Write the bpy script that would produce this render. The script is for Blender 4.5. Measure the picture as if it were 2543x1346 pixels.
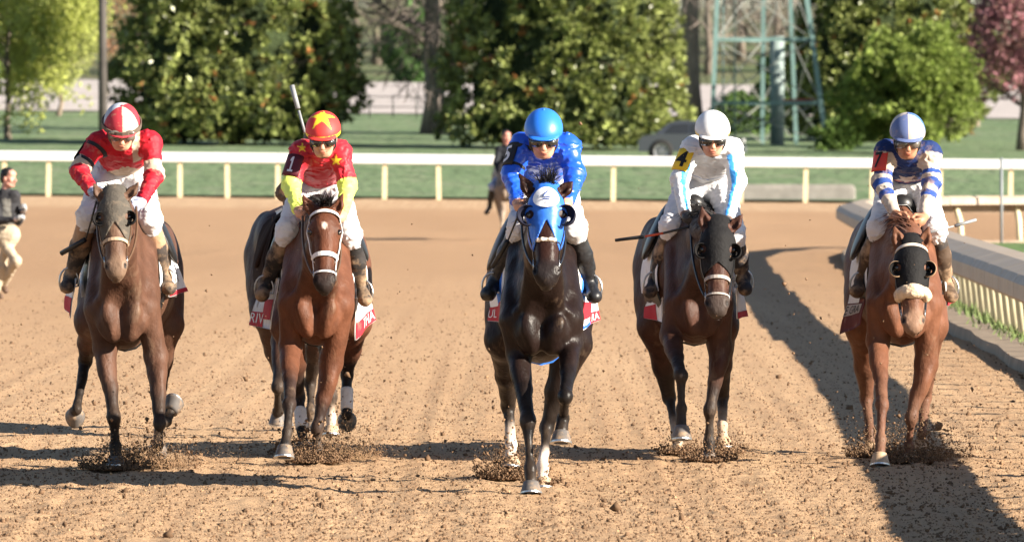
import bpy, bmesh, math, random
import numpy as np
from mathutils import Vector, Matrix
import openvdb

# ------------------------------------------------------------------ scene, camera, light
for o in list(bpy.data.objects):
    bpy.data.objects.remove(o, do_unlink=True)
SC = bpy.context.scene
COL = SC.collection
random.seed(11)
RNG = np.random.default_rng(11)

FPX = 21250.0            # focal length in photograph pixels
HOR = 330.0              # horizon line in the photograph
CAMH = 2.08
cam_d = bpy.data.cameras.new('camera')
cam = bpy.data.objects.new('camera', cam_d)
COL.objects.link(cam)
cam.location = (0, 0, CAMH)
cam.rotation_euler = (math.radians(90), 0, 0)
cam_d.sensor_width = 36.0
cam_d.lens = 36.0 * FPX / 2543.0
cam_d.shift_y = -(673.0 - HOR) / 2543.0
cam_d.clip_start = 1.0
cam_d.clip_end = 5000.0
cam_d.dof.use_dof = True
cam_d.dof.focus_distance = 53.0
cam_d.dof.aperture_fstop = 9.0
SC.camera = cam

SUN_EL = math.radians(22.5)
SUN_AZ = math.radians(27.0)     # from the right (+X) turned towards the camera (-Y)
sun_dir = Vector((math.cos(SUN_EL) * math.cos(SUN_AZ), -math.cos(SUN_EL) * math.sin(SUN_AZ), math.sin(SUN_EL)))
world = bpy.data.worlds.new('World')
SC.world = world
world.use_nodes = True
wn = world.node_tree.nodes
wl = world.node_tree.links
wn.clear()
w_out = wn.new('ShaderNodeOutputWorld')
w_bg = wn.new('ShaderNodeBackground')
w_sky = wn.new('ShaderNodeTexSky')
w_sky.sky_type = 'NISHITA'
w_sky.sun_disc = False
w_sky.sun_elevation = SUN_EL
w_sky.sun_rotation = math.atan2(sun_dir.x, sun_dir.y)
w_sky.air_density = 0.8
w_sky.dust_density = 0.3
wl.new(w_sky.outputs[0], w_bg.inputs['Color'])
w_bg.inputs['Strength'].default_value = 0.05
wl.new(w_bg.outputs[0], w_out.inputs['Surface'])

sun_d = bpy.data.lights.new('sun', 'SUN')
sun_d.energy = 5.0
sun_d.angle = math.radians(0.5)
sun_d.color = (1.0, 0.90, 0.76)
sun = bpy.data.objects.new('sun', sun_d)
COL.objects.link(sun)
sun.rotation_euler = sun_dir.to_track_quat('Z', 'Y').to_euler()
sun.location = (30, 0, 40)

SC.view_settings.view_transform = 'Standard'
SC.view_settings.look = 'None'
SC.view_settings.gamma = 1.0
SC.view_settings.exposure = 1.74
SC.view_settings.use_curve_mapping = False
SC.cycles.max_bounces = 6
SC.cycles.diffuse_bounces = 2
SC.cycles.glossy_bounces = 2
SC.cycles.transparent_max_bounces = 4


def P(px, py, D):
    """a pixel of the photograph at a distance D (m) from the camera -> world point"""
    return np.array(((px - 1271.5) / FPX * D, D, CAMH - (py - HOR) / FPX * D))


def srgb(r, g, b):
    f = lambda c: (c / 255 / 12.92) if c / 255 <= 0.04045 else ((c / 255 + 0.055) / 1.055) ** 2.4
    return (f(r), f(g), f(b))

# ------------------------------------------------------------------ materials
MATS = {}


def nmat(name, col=(0.5, 0.5, 0.5), rough=0.6, spec=0.4, vcol=False, noise=0.0, nscale=8.0, bump=0.0, bscale=40.0,
         bdist=0.01, metal=0.0, sheen=0.0, coat=0.0, detail=4.0, transl=0.0, mud=None, mudamt=0.0, mudscale=14.0, stretch=None,
         emis=None):
    if name in MATS:
        return MATS[name]
    m = bpy.data.materials.new(name)
    m.use_nodes = True
    nt = m.node_tree
    n, l = nt.nodes, nt.links
    bs = n['Principled BSDF']
    bs.inputs['Roughness'].default_value = rough
    bs.inputs['Specular IOR Level'].default_value = spec
    bs.inputs['Metallic'].default_value = metal
    if sheen:
        bs.inputs['Sheen Weight'].default_value = sheen
    if coat:
        bs.inputs['Coat Weight'].default_value = coat
        bs.inputs['Coat Roughness'].default_value = 0.25
    tc = n.new('ShaderNodeTexCoord')
    vec = tc.outputs['Object']
    if stretch:
        mp = n.new('ShaderNodeMapping')
        mp.inputs['Scale'].default_value = stretch
        l.new(vec, mp.inputs['Vector'])
        vec = mp.outputs['Vector']
    if vcol:
        at = n.new('ShaderNodeAttribute')
        at.attribute_name = 'Col'
        csrc = at.outputs['Color']
    else:
        rgb = n.new('ShaderNodeRGB')
        rgb.outputs[0].default_value = (*col, 1)
        csrc = rgb.outputs[0]
    if noise:
        nz = n.new('ShaderNodeTexNoise')
        nz.inputs['Scale'].default_value = nscale
        nz.inputs['Detail'].default_value = detail
        l.new(vec, nz.inputs['Vector'])
        mr = n.new('ShaderNodeMapRange')
        mr.inputs['From Min'].default_value = 0.25
        mr.inputs['From Max'].default_value = 0.75
        mr.inputs['To Min'].default_value = 1 - noise
        mr.inputs['To Max'].default_value = 1 + noise
        l.new(nz.outputs['Fac'], mr.inputs['Value'])
        mx = n.new('ShaderNodeVectorMath')
        mx.operation = 'SCALE'
        l.new(csrc, mx.inputs[0])
        l.new(mr.outputs[0], mx.inputs['Scale'])
        csrc = mx.outputs[0]
    if mud:
        nz2 = n.new('ShaderNodeTexNoise')
        nz2.inputs['Scale'].default_value = mudscale
        nz2.inputs['Detail'].default_value = 6
        nz2.inputs['Roughness'].default_value = 0.65
        l.new(vec, nz2.inputs['Vector'])
        mr2 = n.new('ShaderNodeMapRange')
        mr2.inputs['From Min'].default_value = 0.62 - mudamt * 0.35
        mr2.inputs['From Max'].default_value = 0.74 - mudamt * 0.25
        l.new(nz2.outputs['Fac'], mr2.inputs['Value'])
        mm = n.new('ShaderNodeMath')
        mm.operation = 'MULTIPLY'
        mm.inputs[1].default_value = min(1, 0.45 + mudamt * 0.5)
        l.new(mr2.outputs[0], mm.inputs[0])
        mxx = n.new('ShaderNodeMix')
        mxx.data_type = 'RGBA'
        l.new(mm.outputs[0], mxx.inputs['Factor'])
        l.new(csrc, mxx.inputs['A'])
        mxx.inputs['B'].default_value = (*mud, 1)
        csrc = mxx.outputs['Result']
    l.new(csrc, bs.inputs['Base Color'])
    if emis:
        bs.inputs['Emission Color'].default_value = (*emis, 1)
    if bump:
        nb = n.new('ShaderNodeTexNoise')
        nb.inputs['Scale'].default_value = bscale
        nb.inputs['Detail'].default_value = 4
        l.new(vec, nb.inputs['Vector'])
        bp = n.new('ShaderNodeBump')
        bp.inputs['Strength'].default_value = bump
        bp.inputs['Distance'].default_value = bdist
        l.new(nb.outputs['Fac'], bp.inputs['Height'])
        l.new(bp.outputs[0], bs.inputs['Normal'])
    if transl:
        tr = n.new('ShaderNodeBsdfTranslucent')
        l.new(csrc, tr.inputs['Color'])
        ms = n.new('ShaderNodeMixShader')
        ms.inputs[0].default_value = transl
        out = n['Material Output']
        l.new(bs.outputs[0], ms.inputs[1])
        l.new(tr.outputs[0], ms.inputs[2])
        l.new(ms.outputs[0], out.inputs['Surface'])
    MATS[name] = m
    return m

# ------------------------------------------------------------------ object helpers
def mesh_obj(name, V, F, mat=None, parent=None, smooth=True, col=None):
    me = bpy.data.meshes.new(name)
    V = np.asarray(V, dtype=np.float64)
    if isinstance(F, np.ndarray):
        nf, k = F.shape
        me.vertices.add(len(V))
        me.vertices.foreach_set('co', V.astype(np.float32).ravel())
        me.loops.add(nf * k)
        me.loops.foreach_set('vertex_index', F.astype(np.int32).ravel())
        me.polygons.add(nf)
        me.polygons.foreach_set('loop_start', (np.arange(nf) * k).astype(np.int32))
        me.polygons.foreach_set('loop_total', np.full(nf, k, dtype=np.int32))
        me.update(calc_edges=True)
        me.validate()
    else:
        me.from_pydata([tuple(v) for v in V], [], [tuple(f) for f in F])
        me.update()
    if smooth:
        me.polygons.foreach_set('use_smooth', np.ones(len(me.polygons), dtype=bool))
    if col is not None:
        ca = me.color_attributes.new('Col', 'FLOAT_COLOR', 'POINT')
        c4 = np.ones((len(V), 4), dtype=np.float32)
        c4[:, :3] = col
        ca.data.foreach_set('color', c4.ravel())
    if mat:
        me.materials.append(mat)
    o = bpy.data.objects.new(name, me)
    COL.objects.link(o)
    if parent is not None:
        o.parent = parent
        o.matrix_parent_inverse = Matrix.Identity(4)
        pl = parent_origin(parent)
        me.transform(Matrix.Translation(-pl))
    return o


def parent_origin(o):
    v = Vector((0, 0, 0))
    while o is not None:
        v += Vector(o.location)
        o = o.parent
    return v


def recentre(o, loc):
    """give a top-level mesh its origin at loc without moving it"""
    loc = Vector(loc)
    o.data.transform(Matrix.Translation(-loc))
    o.location = loc
    return o


def tag(o, label=None, cat=None, group=None, kind=None):
    if label:
        o['label'] = label
    if cat:
        o['category'] = cat
    if group:
        o['group'] = group
    if kind:
        o['kind'] = kind
    return o


def thing(name, loc, label, cat, group=None):
    o = bpy.data.objects.new(name, None)
    o.empty_display_size = 0.1
    COL.objects.link(o)
    o.location = loc
    return tag(o, label, cat, group)


class MB:
    """collects simple shapes into one mesh"""
    def __init__(s):
        s.V, s.F, s.n = [], [], 0

    def add(s, V, F):
        s.V.append(np.asarray(V, float))
        s.F += [tuple(i + s.n for i in f) for f in F]
        s.n += len(V)

    def box(s, c, size, R=None):
        h = np.array(size) / 2
        v = np.array([[x, y, z] for x in (-1, 1) for y in (-1, 1) for z in (-1, 1)]) * h
        if R is not None:
            v = v @ np.array(R).T
        v = v + np.array(c)
        s.add(v, [(0, 1, 3, 2), (4, 6, 7, 5), (0, 4, 5, 1), (2, 3, 7, 6), (0, 2, 6, 4), (1, 5, 7, 3)])

    def bar(s, a, b, w, t, up=(0, 0, 1)):
        a, b = np.array(a, float), np.array(b, float)
        d = b - a
        L = np.linalg.norm(d)
        d /= L
        u = np.array(up, float)
        if abs(d @ u) > 0.98:
            u = np.array((0, 1, 0.))
        x = np.cross(d, u); x /= np.linalg.norm(x)
        z = np.cross(x, d)
        s.box((a + b) / 2, (w, L, t), np.stack([x, d, z], axis=1))

    def tube(s, pts, rad, n=8, caps=True, flat=None):
        pts = np.asarray(pts, float)
        m = len(pts)
        rad = np.full(m, rad) if np.isscalar(rad) else np.asarray(rad, float)
        T = np.gradient(pts, axis=0) if m > 2 else np.repeat((pts[1] - pts[0])[None], 2, 0)
        T /= np.linalg.norm(T, axis=1)[:, None] + 1e-12
        u = np.array((0, 0, 1.0)) if abs(T[0, 2]) < 0.9 else np.array((1.0, 0, 0))
        x = np.cross(T[0], u); x /= np.linalg.norm(x)
        V = []
        ang = np.arange(n) / n * 2 * np.pi
        for i in range(m):
            x = x - (x @ T[i]) * T[i]
            x /= np.linalg.norm(x) + 1e-12
            y = np.cross(T[i], x)
            V.append(pts[i] + rad[i] * (np.cos(ang)[:, None] * x + np.sin(ang)[:, None] * y))
        V = np.concatenate(V)
        F = []
        for i in range(m - 1):
            for j in range(n):
                k = (j + 1) % n
                F.append((i * n + j, i * n + k, (i + 1) * n + k, (i + 1) * n + j))
        if caps:
            F.append(tuple(range(n - 1, -1, -1)))
            F.append(tuple((m - 1) * n + j for j in range(n)))
        s.add(V, F)

    def loft(s, rings, closed=True, caps=True):
        """rings: list of (n,3)"""
        n = len(rings[0]); m = len(rings)
        V = np.concatenate(rings)
        F = []
        for i in range(m - 1):
            for j in range(n if closed else n - 1):
                k = (j + 1) % n
                F.append((i * n + j, i * n + k, (i + 1) * n + k, (i + 1) * n + j))
        if caps and closed:
            F.append(tuple(range(n - 1, -1, -1)))
            F.append(tuple((m - 1) * n + j for j in range(n)))
        s.add(V, F)

    def build(s, name, mat, parent=None, smooth=False, col=None):
        return mesh_obj(name, np.concatenate(s.V), s.F, mat, parent, smooth, col)

# ------------------------------------------------------------------ noise
_NT = np.random.default_rng(5).random((32, 32, 32)).astype(np.float32) * 2 - 1


def vnoise(p, seed=0):
    p = np.asarray(p, dtype=np.float32) + np.float32(seed * 7.31)
    i = np.floor(p).astype(np.int32)
    f = p - i
    f = f * f * (3 - 2 * f)
    x0, y0, z0 = i[..., 0] & 31, i[..., 1] & 31, i[..., 2] & 31
    x1, y1, z1 = (x0 + 1) & 31, (y0 + 1) & 31, (z0 + 1) & 31
    fx, fy, fz = f[..., 0], f[..., 1], f[..., 2]
    a = _NT[x0, y0, z0] * (1 - fx) + _NT[x1, y0, z0] * fx
    b = _NT[x0, y1, z0] * (1 - fx) + _NT[x1, y1, z0] * fx
    c = _NT[x0, y0, z1] * (1 - fx) + _NT[x1, y0, z1] * fx
    d = _NT[x0, y1, z1] * (1 - fx) + _NT[x1, y1, z1] * fx
    a = a * (1 - fy) + b * fy
    c = c * (1 - fy) + d * fy
    return a * (1 - fz) + c * fz


def fbm(p, oct=3, seed=0):
    s, a, t = 0, 1.0, 0
    for o in range(oct):
        s = s + a * vnoise(p * (2 ** o), seed + o)
        t += a
        a *= 0.5
    return s / t

# ------------------------------------------------------------------ implicit surfaces
def v3(*a):
    return np.array(a, dtype=np.float64)


def nrm(a):
    return a / (np.linalg.norm(a) + 1e-12)


def cone(a, b, ra, rb, k=0.05, col=None, ax=None, q=1.0, sub=False):
    """tapered capsule; squeezed by factor q along direction ax"""
    return dict(t='c', a=np.array(a, float), b=np.array(b, float), ra=ra, rb=rb, k=k, col=col,
                ax=None if ax is None else nrm(np.array(ax, float)), q=q, sub=sub)


def ell(c, r, k=0.05, col=None, R=None, sub=False):
    r = np.full(3, r) if np.isscalar(r) else np.array(r, float)
    return dict(t='e', c=np.array(c, float), r=r, k=k, col=col, R=None if R is None else np.array(R, float), sub=sub)


def frame(z, x=(1, 0, 0)):
    """columns x,y,z with z given and x close to the wish"""
    z = nrm(np.array(z, float))
    x = np.array(x, float)
    x = nrm(x - (x @ z) * z)
    return np.stack([x, np.cross(z, x), z], axis=1)


def pd(pr, p):
    if p.dtype == np.float32:                    # subtract in double first, then work in single precision
        pr = dict(pr)
        o = pr['a'] if pr['t'] == 'c' else pr['c']
        p = (p.astype(np.float64) - o).astype(np.float32) if False else p - o.astype(np.float32)
        f4 = np.float32
        if pr['t'] == 'c':
            pr['b'] = (pr['b'] - o).astype(f4); pr['a'] = np.zeros(3, f4)
            pr['ra'] = f4(pr['ra']); pr['rb'] = f4(pr['rb']); pr['q'] = f4(pr['q'])
            if pr['ax'] is not None:
                pr['ax'] = pr['ax'].astype(f4)
        else:
            pr['c'] = np.zeros(3, f4); pr['r'] = pr['r'].astype(f4)
            if pr['R'] is not None:
                pr['R'] = pr['R'].astype(f4)
    if pr['t'] == 'c':
        a, b = pr['a'], pr['b']
        pp = p - a
        ba = b - a
        if pr['ax'] is not None:
            ax, q = pr['ax'], pr['q']
            pp = pp + ((q - 1) * (pp @ ax))[..., None] * ax
            ba = ba + (q - 1) * (ba @ ax) * ax
        L2 = ba @ ba + 1e-9
        h = np.clip((pp @ ba) / L2, 0, 1)
        d = np.sqrt(((pp - h[..., None] * ba) ** 2).sum(-1)) - (pr['ra'] + (pr['rb'] - pr['ra']) * h)
        if pr['ax'] is not None and pr['q'] > 1:
            d = d / (0.5 + 0.5 * pr['q'])
        return d
    pp = p - pr['c']
    if pr['R'] is not None:
        pp = pp @ pr['R']
    u = pp / pr['r']
    k0 = np.sqrt((u * u).sum(-1))
    u2 = pp / (pr['r'] ** 2)
    k1 = np.sqrt((u2 * u2).sum(-1)) + 1e-9
    return k0 * (k0 - 1) / k1


def bbox(pr):
    if pr['t'] == 'c':
        r = max(pr['ra'], pr['rb'])
        if pr['ax'] is not None and pr['q'] < 1:
            r = r / pr['q']
        return np.minimum(pr['a'], pr['b']) - r, np.maximum(pr['a'], pr['b']) + r
    r = pr['r'].max() if pr['R'] is not None else pr['r']
    return pr['c'] - r, pr['c'] + r


def smin(a, b, k):
    if k <= 1e-4:
        return np.minimum(a, b)
    h = np.maximum(k - np.abs(a - b), 0) / k
    return np.minimum(a, b) - h * h * k * 0.25


def comb(f, d, pr):
    if pr['sub']:
        return -smin(-f, d, pr['k'])
    return smin(f, d, pr['k'])


def evalp(prims, p):
    f = np.full(p.shape[:-1], 9.0)
    for pr in prims:
        f = comb(f, pd(pr, p), pr)
    return f


def sdf_field(prims, h, post=None, pad=0.03):
    adds = [bbox(p) for p in prims if not p['sub']]
    lo = np.min([a for a, b in adds], axis=0) - pad - 2 * h
    hi = np.max([b for a, b in adds], axis=0) + pad + 2 * h
    n = np.ceil((hi - lo) / h).astype(int) + 1
    f = np.full(n, 1.0, dtype=np.float32)
    axs = [(lo[i] + np.arange(n[i]) * h) for i in range(3)]
    np_pad = 4.5 * h
    for pr in prims:
        a, b = bbox(pr)
        m = pr['k'] + np_pad
        i0 = np.clip(np.floor((a - m - lo) / h).astype(int), 0, n)
        i1 = np.clip(np.ceil((b + m - lo) / h).astype(int) + 1, 0, n)
        if np.any(i1 <= i0):
            continue
        sl = tuple(slice(i0[i], i1[i]) for i in range(3))
        g = np.stack(np.meshgrid(*[axs[i][sl[i]].astype(np.float32) for i in range(3)], indexing='ij'), axis=-1)
        f[sl] = comb(f[sl], pd(pr, g), pr)
    if post is not None:
        near = np.abs(f) < 3.0 * h + 0.012
        idx = np.argwhere(near)
        pts = (lo + idx * h)
        f[near] = post(pts, f[near])
    return f, lo, n


def sdf_mesh(prims, h, post=None):
    f, lo, n = sdf_field(prims, h, post)
    f = np.clip(f, -4 * h, 4 * h)
    for ax in range(3):
        for e in (0, -1):
            s = [slice(None)] * 3
            s[ax] = e
            f[tuple(s)] = 4 * h
    g = openvdb.FloatGrid(float(4 * h))
    g.copyFromArray(np.ascontiguousarray(f))
    V, Q = g.convertToQuads(isovalue=0.0)
    V = np.array(V, float) * h + lo
    Q = np.array(Q, dtype=np.int64)
    # orientation
    a, b, c = V[Q[:, 0]], V[Q[:, 1]], V[Q[:, 2]]
    vol = np.einsum('ij,ij->i', a - V.mean(0), np.cross(b - V.mean(0), c - V.mean(0))).sum()
    if vol < 0:
        Q = Q[:, ::-1]
    return V, Q


def vcols(prims, V, tau=0.012, default=(0.5, 0.5, 0.5)):
    W = np.zeros(len(V))
    C = np.zeros((len(V), 3))
    for pr in prims:
        if pr['sub'] or pr['col'] is None:
            continue
        w = np.exp(-np.clip(pd(pr, V), -0.05, 0.3) / tau)
        W += w
        C += w[:, None] * np.array(pr['col'])
    bad = W < 1e-9
    C[bad] = default
    W[bad] = 1
    return C / W[:, None]


def cast(prims, o, d, rmax=0.6, steps=60):
    """outermost surface crossing along rays o + t d (vectors)"""
    t = np.linspace(0, rmax, steps)
    pts = o[:, None, :] + t[None, :, None] * d[:, None, :]
    f = evalp(prims, pts)
    ins = f < 0
    last = steps - 1 - np.argmax(ins[:, ::-1], axis=1)
    none = ~ins.any(1)
    last = np.clip(last, 0, steps - 2)
    i = np.arange(len(o))
    f0, f1 = f[i, last], f[i, last + 1]
    tt = t[last] + (t[1] - t[0]) * np.clip(f0 / (f0 - f1 - 1e-9), 0, 1)
    tt[none] = 0
    return o + tt[:, None] * d


def ring_pts(prims, c, R, n=28, off=0.004, rmax=0.6, a0=0.0, a1=2 * math.pi, closed=True):
    """points of the surface in the plane through c spanned by R[:,0],R[:,1]"""
    ang = a0 + (a1 - a0) * np.arange(n) / (n if closed else n - 1)
    d = np.cos(ang)[:, None] * R[:, 0] + np.sin(ang)[:, None] * R[:, 1]
    o = np.repeat(np.array(c)[None], n, 0)
    return cast(prims, o, d, rmax) + off * d


def band(mb, prims, c, R, w, n=28, off=0.003, th=0.004, rmax=0.5, tilt=0.0, a0=0.0, a1=2 * math.pi, closed=True):
    """a strap of width w round the surface"""
    rings = []
    for s, o_ in ((-w / 2, off), (-w / 2, off + th), (w / 2, off + th), (w / 2, off)):
        rings.append(ring_pts(prims, np.array(c) + s * R[:, 2], R, n, o_, rmax, a0, a1, closed))
    V = np.concatenate(rings)
    F = []
    for i in range(4):
        k = (i + 1) % 4
        for j in range(n if closed else n - 1):
            m = (j + 1) % n
            F.append((i * n + j, i * n + m, k * n + m, k * n + j))
    if not closed:
        F.append((0, n, 2 * n, 3 * n)); F.append((n - 1, 4 * n - 1, 3 * n - 1, 2 * n - 1))
    mb.add(V, F)


def text_mesh(txt, bold=False):
    if txt == '1':                    # a one with its flag and foot
        V = np.array([(.36, .0), (.66, .0), (.66, 1.0), (.36, 1.0), (.06, .70), (.36, .70), (.10, .84), (.0, .0), (.0, .13), (.36, .13), (.66, .13), (1., .0), (1., .13)])
        return V, [(0, 1, 10, 9), (9, 10, 2, 3), (4, 5, 3, 6), (7, 0, 9, 8), (1, 11, 12, 10)]
    cu = bpy.data.curves.new('lettering_tmp', 'FONT')
    cu.body = txt
    cu.align_x = 'CENTER'
    cu.align_y = 'CENTER'
    cu.resolution_u = 3
    if bold:
        cu.offset = 0.02
    o = bpy.data.objects.new('lettering_tmp', cu)
    COL.objects.link(o)
    me = bpy.data.meshes.new_from_object(o)
    bm = bmesh.new(); bm.from_mesh(me)
    bmesh.ops.triangulate(bm, faces=bm.faces[:])
    for _ in range(2):
        bmesh.ops.subdivide_edges(bm, edges=[e for e in bm.edges if e.calc_length() > .12], cuts=1)
        bmesh.ops.triangulate(bm, faces=bm.faces[:])
    bm.to_mesh(me); bm.free()
    V = np.array([v.co[:] for v in me.vertices])
    F = [tuple(p.vertices) for p in me.polygons]
    bpy.data.objects.remove(o)
    bpy.data.meshes.remove(me)
    bpy.data.curves.remove(cu)
    mn, mx = V.min(0), V.max(0)
    V = (V - mn) / np.maximum(mx - mn, 1e-6)
    return V[:, :2], F
# ================================================================== THE SETTING
def rail_D(X):
    """distance of the far rail as a function of world X (it runs away to the left)"""
    return 262.0 + 0.0 * X


def bank(X, D):
    """the far turn is banked: a little higher at the left"""
    return np.clip((D - 150.0) / 100.0, 0, 1) * (0.045 - 0.0085 * np.clip(X, -26, 26))


def zt(X, D):
    t = D - rail_D(np.clip(X, -40, 40)) - 4.0
    return np.interp(t, [0, 12, 30, 75, 130, 160, 250, 300, 700, 2500], [0, .33, .95, 1.4, 2.3, 2.9, 4.8, 5.3, 16, 40]) + bank(X, D)


DIRT_A = (0.505, 0.338, 0.200)
DIRT_B = (0.43, 0.28, 0.160)


def dirt_material():
    m = bpy.data.materials.new('track_dirt')
    m.use_nodes = True
    n, l = m.node_tree.nodes, m.node_tree.links
    bs = n['Principled BSDF']
    bs.inputs['Roughness'].default_value = 0.95
    bs.inputs['Specular IOR Level'].default_value = 0.12
    tc = n.new('ShaderNodeTexCoord')
    def noise(scale, detail, stretch=(1, 1, 1), rough=0.55):
        mp = n.new('ShaderNodeMapping')
        mp.inputs['Scale'].default_value = stretch
        l.new(tc.outputs['Object'], mp.inputs['Vector'])
        t = n.new('ShaderNodeTexNoise')
        t.inputs['Scale'].default_value = scale
        t.inputs['Detail'].default_value = detail
        t.inputs['Roughness'].default_value = rough
        l.new(mp.outputs[0], t.inputs['Vector'])
        return t.outputs['Fac']
    def ramp(src, a, b):
        r = n.new('ShaderNodeMapRange')
        r.inputs['From Min'].default_value = a
        r.inputs['From Max'].default_value = b
        l.new(src, r.inputs['Value'])
        return r.outputs[0]
    def mix(f, a, b):
        x = n.new('ShaderNodeMix')
        x.data_type = 'RGBA'
        l.new(f, x.inputs['Factor'])
        for s, v in (('A', a), ('B', b)):
            if isinstance(v, tuple):
                x.inputs[s].default_value = (*v, 1)
            else:
                l.new(v, x.inputs[s])
        return x.outputs['Result']
    # harrowed far part of the track is damper and browner than the churned near part
    c = mix(ramp(noise(0.25, 4, (1.0, 0.10, 1)), 0.38, 0.66), DIRT_A, DIRT_B)
    sep = n.new('ShaderNodeSeparateXYZ')
    l.new(tc.outputs['Object'], sep.inputs[0])
    far = n.new('ShaderNodeMapRange')
    far.inputs['From Min'].default_value = 78
    far.inputs['From Max'].default_value = 130
    l.new(sep.outputs['Y'], far.inputs['Value'])
    fm = n.new('ShaderNodeMath'); fm.operation = 'MULTIPLY'
    l.new(far.outputs[0], fm.inputs[0]); fm.inputs[1].default_value = 0.75
    c = mix(fm.outputs[0], c, mix(ramp(noise(0.15, 3, (1, 0.12, 1)), 0.35, 0.7), (0.37, 0.228, 0.130), (0.285, 0.165, 0.090)))
    edge = n.new('ShaderNodeMapRange')       # loose pale cushion along the far rail
    mxa = n.new('ShaderNodeMath'); mxa.operation = 'MULTIPLY_ADD'
    l.new(sep.outputs['X'], mxa.inputs[0]); mxa.inputs[1].default_value = 0.0; l.new(sep.outputs['Y'], mxa.inputs[2])
    edge.inputs['From Min'].default_value = 226
    edge.inputs['From Max'].default_value = 238
    l.new(mxa.outputs[0], edge.inputs['Value'])
    c = mix(edge.outputs[0], c, (0.48, 0.335, 0.205))
    c = mix(ramp(noise(9.0, 5, (1, 0.5, 1), 0.7), 0.5, 0.85), c, (0.36, 0.225, 0.13))
    c = mix(ramp(noise(38.0, 3, (1, 0.6, 1), 0.7), 0.58, 0.74), c, (0.17, 0.11, 0.07))
    l.new(c, bs.inputs['Base Color'])
    hl = ramp(noise(1.0, 4, (7.0, 0.045, 1), 0.6), 0.35, 0.65)       # harrow lines along the track
    c = mix(hl, c, mix(ramp(noise(1.0, 2, (1, 1, 1)), -1.0, 1.35), c, (0.36, 0.225, 0.13)))
    l.new(c, bs.inputs['Base Color'])
    b1 = n.new('ShaderNodeBump')
    b1.inputs['Strength'].default_value = 0.9
    b1.inputs['Distance'].default_value = 0.02
    l.new(noise(45.0, 5, (1, 0.7, 1), 0.75), b1.inputs['Height'])
    l.new(b1.outputs[0], bs.inputs['Normal'])
    return m


M_DIRT = dirt_material()


def ground_h(X, Y):
    """churned soil: clods, hoof pocks and harrow lines along the track"""
    p = np.stack([X, Y, np.zeros_like(X)], -1)
    fine = fbm(p * np.array((26.0, 18.0, 1)), 2, 3) * 0.008
    mid = fbm(p * np.array((9.0, 5.5, 1)), 2, 9) * 0.013
    big = fbm(p * np.array((1.4, 0.5, 1)), 2, 17) * 0.02
    rows = np.sin(X * 21.0 + 2.2 * vnoise(p * np.array((0.5, 0.10, 1)), 5)) * 0.004 * (0.4 + 0.6 * vnoise(p * np.array((0.7, 0.2, 1)), 8))
    lines = fbm(np.stack([X * 9.0 + .6 * vnoise(p * np.array((.3, .05, 1)), 6), Y * .03, 0 * X], -1), 2, 13) * 0.010
    rows = rows + lines
    peb = np.maximum(vnoise(p * np.array((34.0, 26.0, 1)), 21) - 0.35, 0) * 0.022
    return fine + mid + big + rows + peb - 0.02


# near sheet, finely broken; the far sheet carries on to the lawn
rows = []
y = 38.0
while y < 86.0:
    rows.append(y)
    y += 0.05 + 0.0011 * (y - 42 if y > 42 else 0)
rows = np.array(rows)
nx = 330
U = np.linspace(-1, 1, nx)
HW = 4.9
Yg, Ug = np.meshgrid(rows, U, indexing='ij')
Xg = Ug * HW * (Yg / 62.0) ** 0.9 + 0.35
fade = np.clip((86.0 - Yg) / 34.0, 0, 1)
Zg = ground_h(Xg, Yg) * (0.25 + 0.75 * fade)
Vn = np.stack([Xg, Yg, Zg], -1).reshape(-1, 3)
nr = len(rows)
idx = np.arange(nr * nx).reshape(nr, nx)
Fn = np.stack([idx[:-1, :-1], idx[:-1, 1:], idx[1:, 1:], idx[1:, :-1]], -1).reshape(-1, 4)
o = mesh_obj('dirt_track', Vn, Fn, M_DIRT)
tag(o, 'churned tan dirt of the racetrack under the galloping horses', kind='structure')

# outer dirt: frame round the near sheet and everything to the far rail
def sheet(name, xs, ys, zf, mat, parent=None):
    Yq, Xq = np.meshgrid(ys, xs, indexing='ij')
    Zq = zf(Xq, Yq)
    V = np.stack([Xq, Yq, Zq], -1).reshape(-1, 3)
    ii = np.arange(len(xs) * len(ys)).reshape(len(ys), len(xs))
    F = np.stack([ii[:-1, :-1], ii[:-1, 1:], ii[1:, 1:], ii[1:, :-1]], -1).reshape(-1, 4)
    return mesh_obj(name, V, F, mat, parent)


far = sheet('outer_track', np.concatenate([np.linspace(-160, -26, 12), np.linspace(-25, 25, 220), np.linspace(26, 160, 12)]),
            np.concatenate([np.linspace(-60, 84, 10), np.linspace(86, 330, 300)]),
            lambda X, Y: np.where(Y < 85.5, -0.09, -0.035 + 0.03 * fbm(np.stack([X * 1.2, Y * 0.5, 0 * X], -1), 3, 4)) + bank(X, Y), M_DIRT)
tag(far, 'brown harrowed dirt stretching back to the far white rail', kind='structure')

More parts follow.
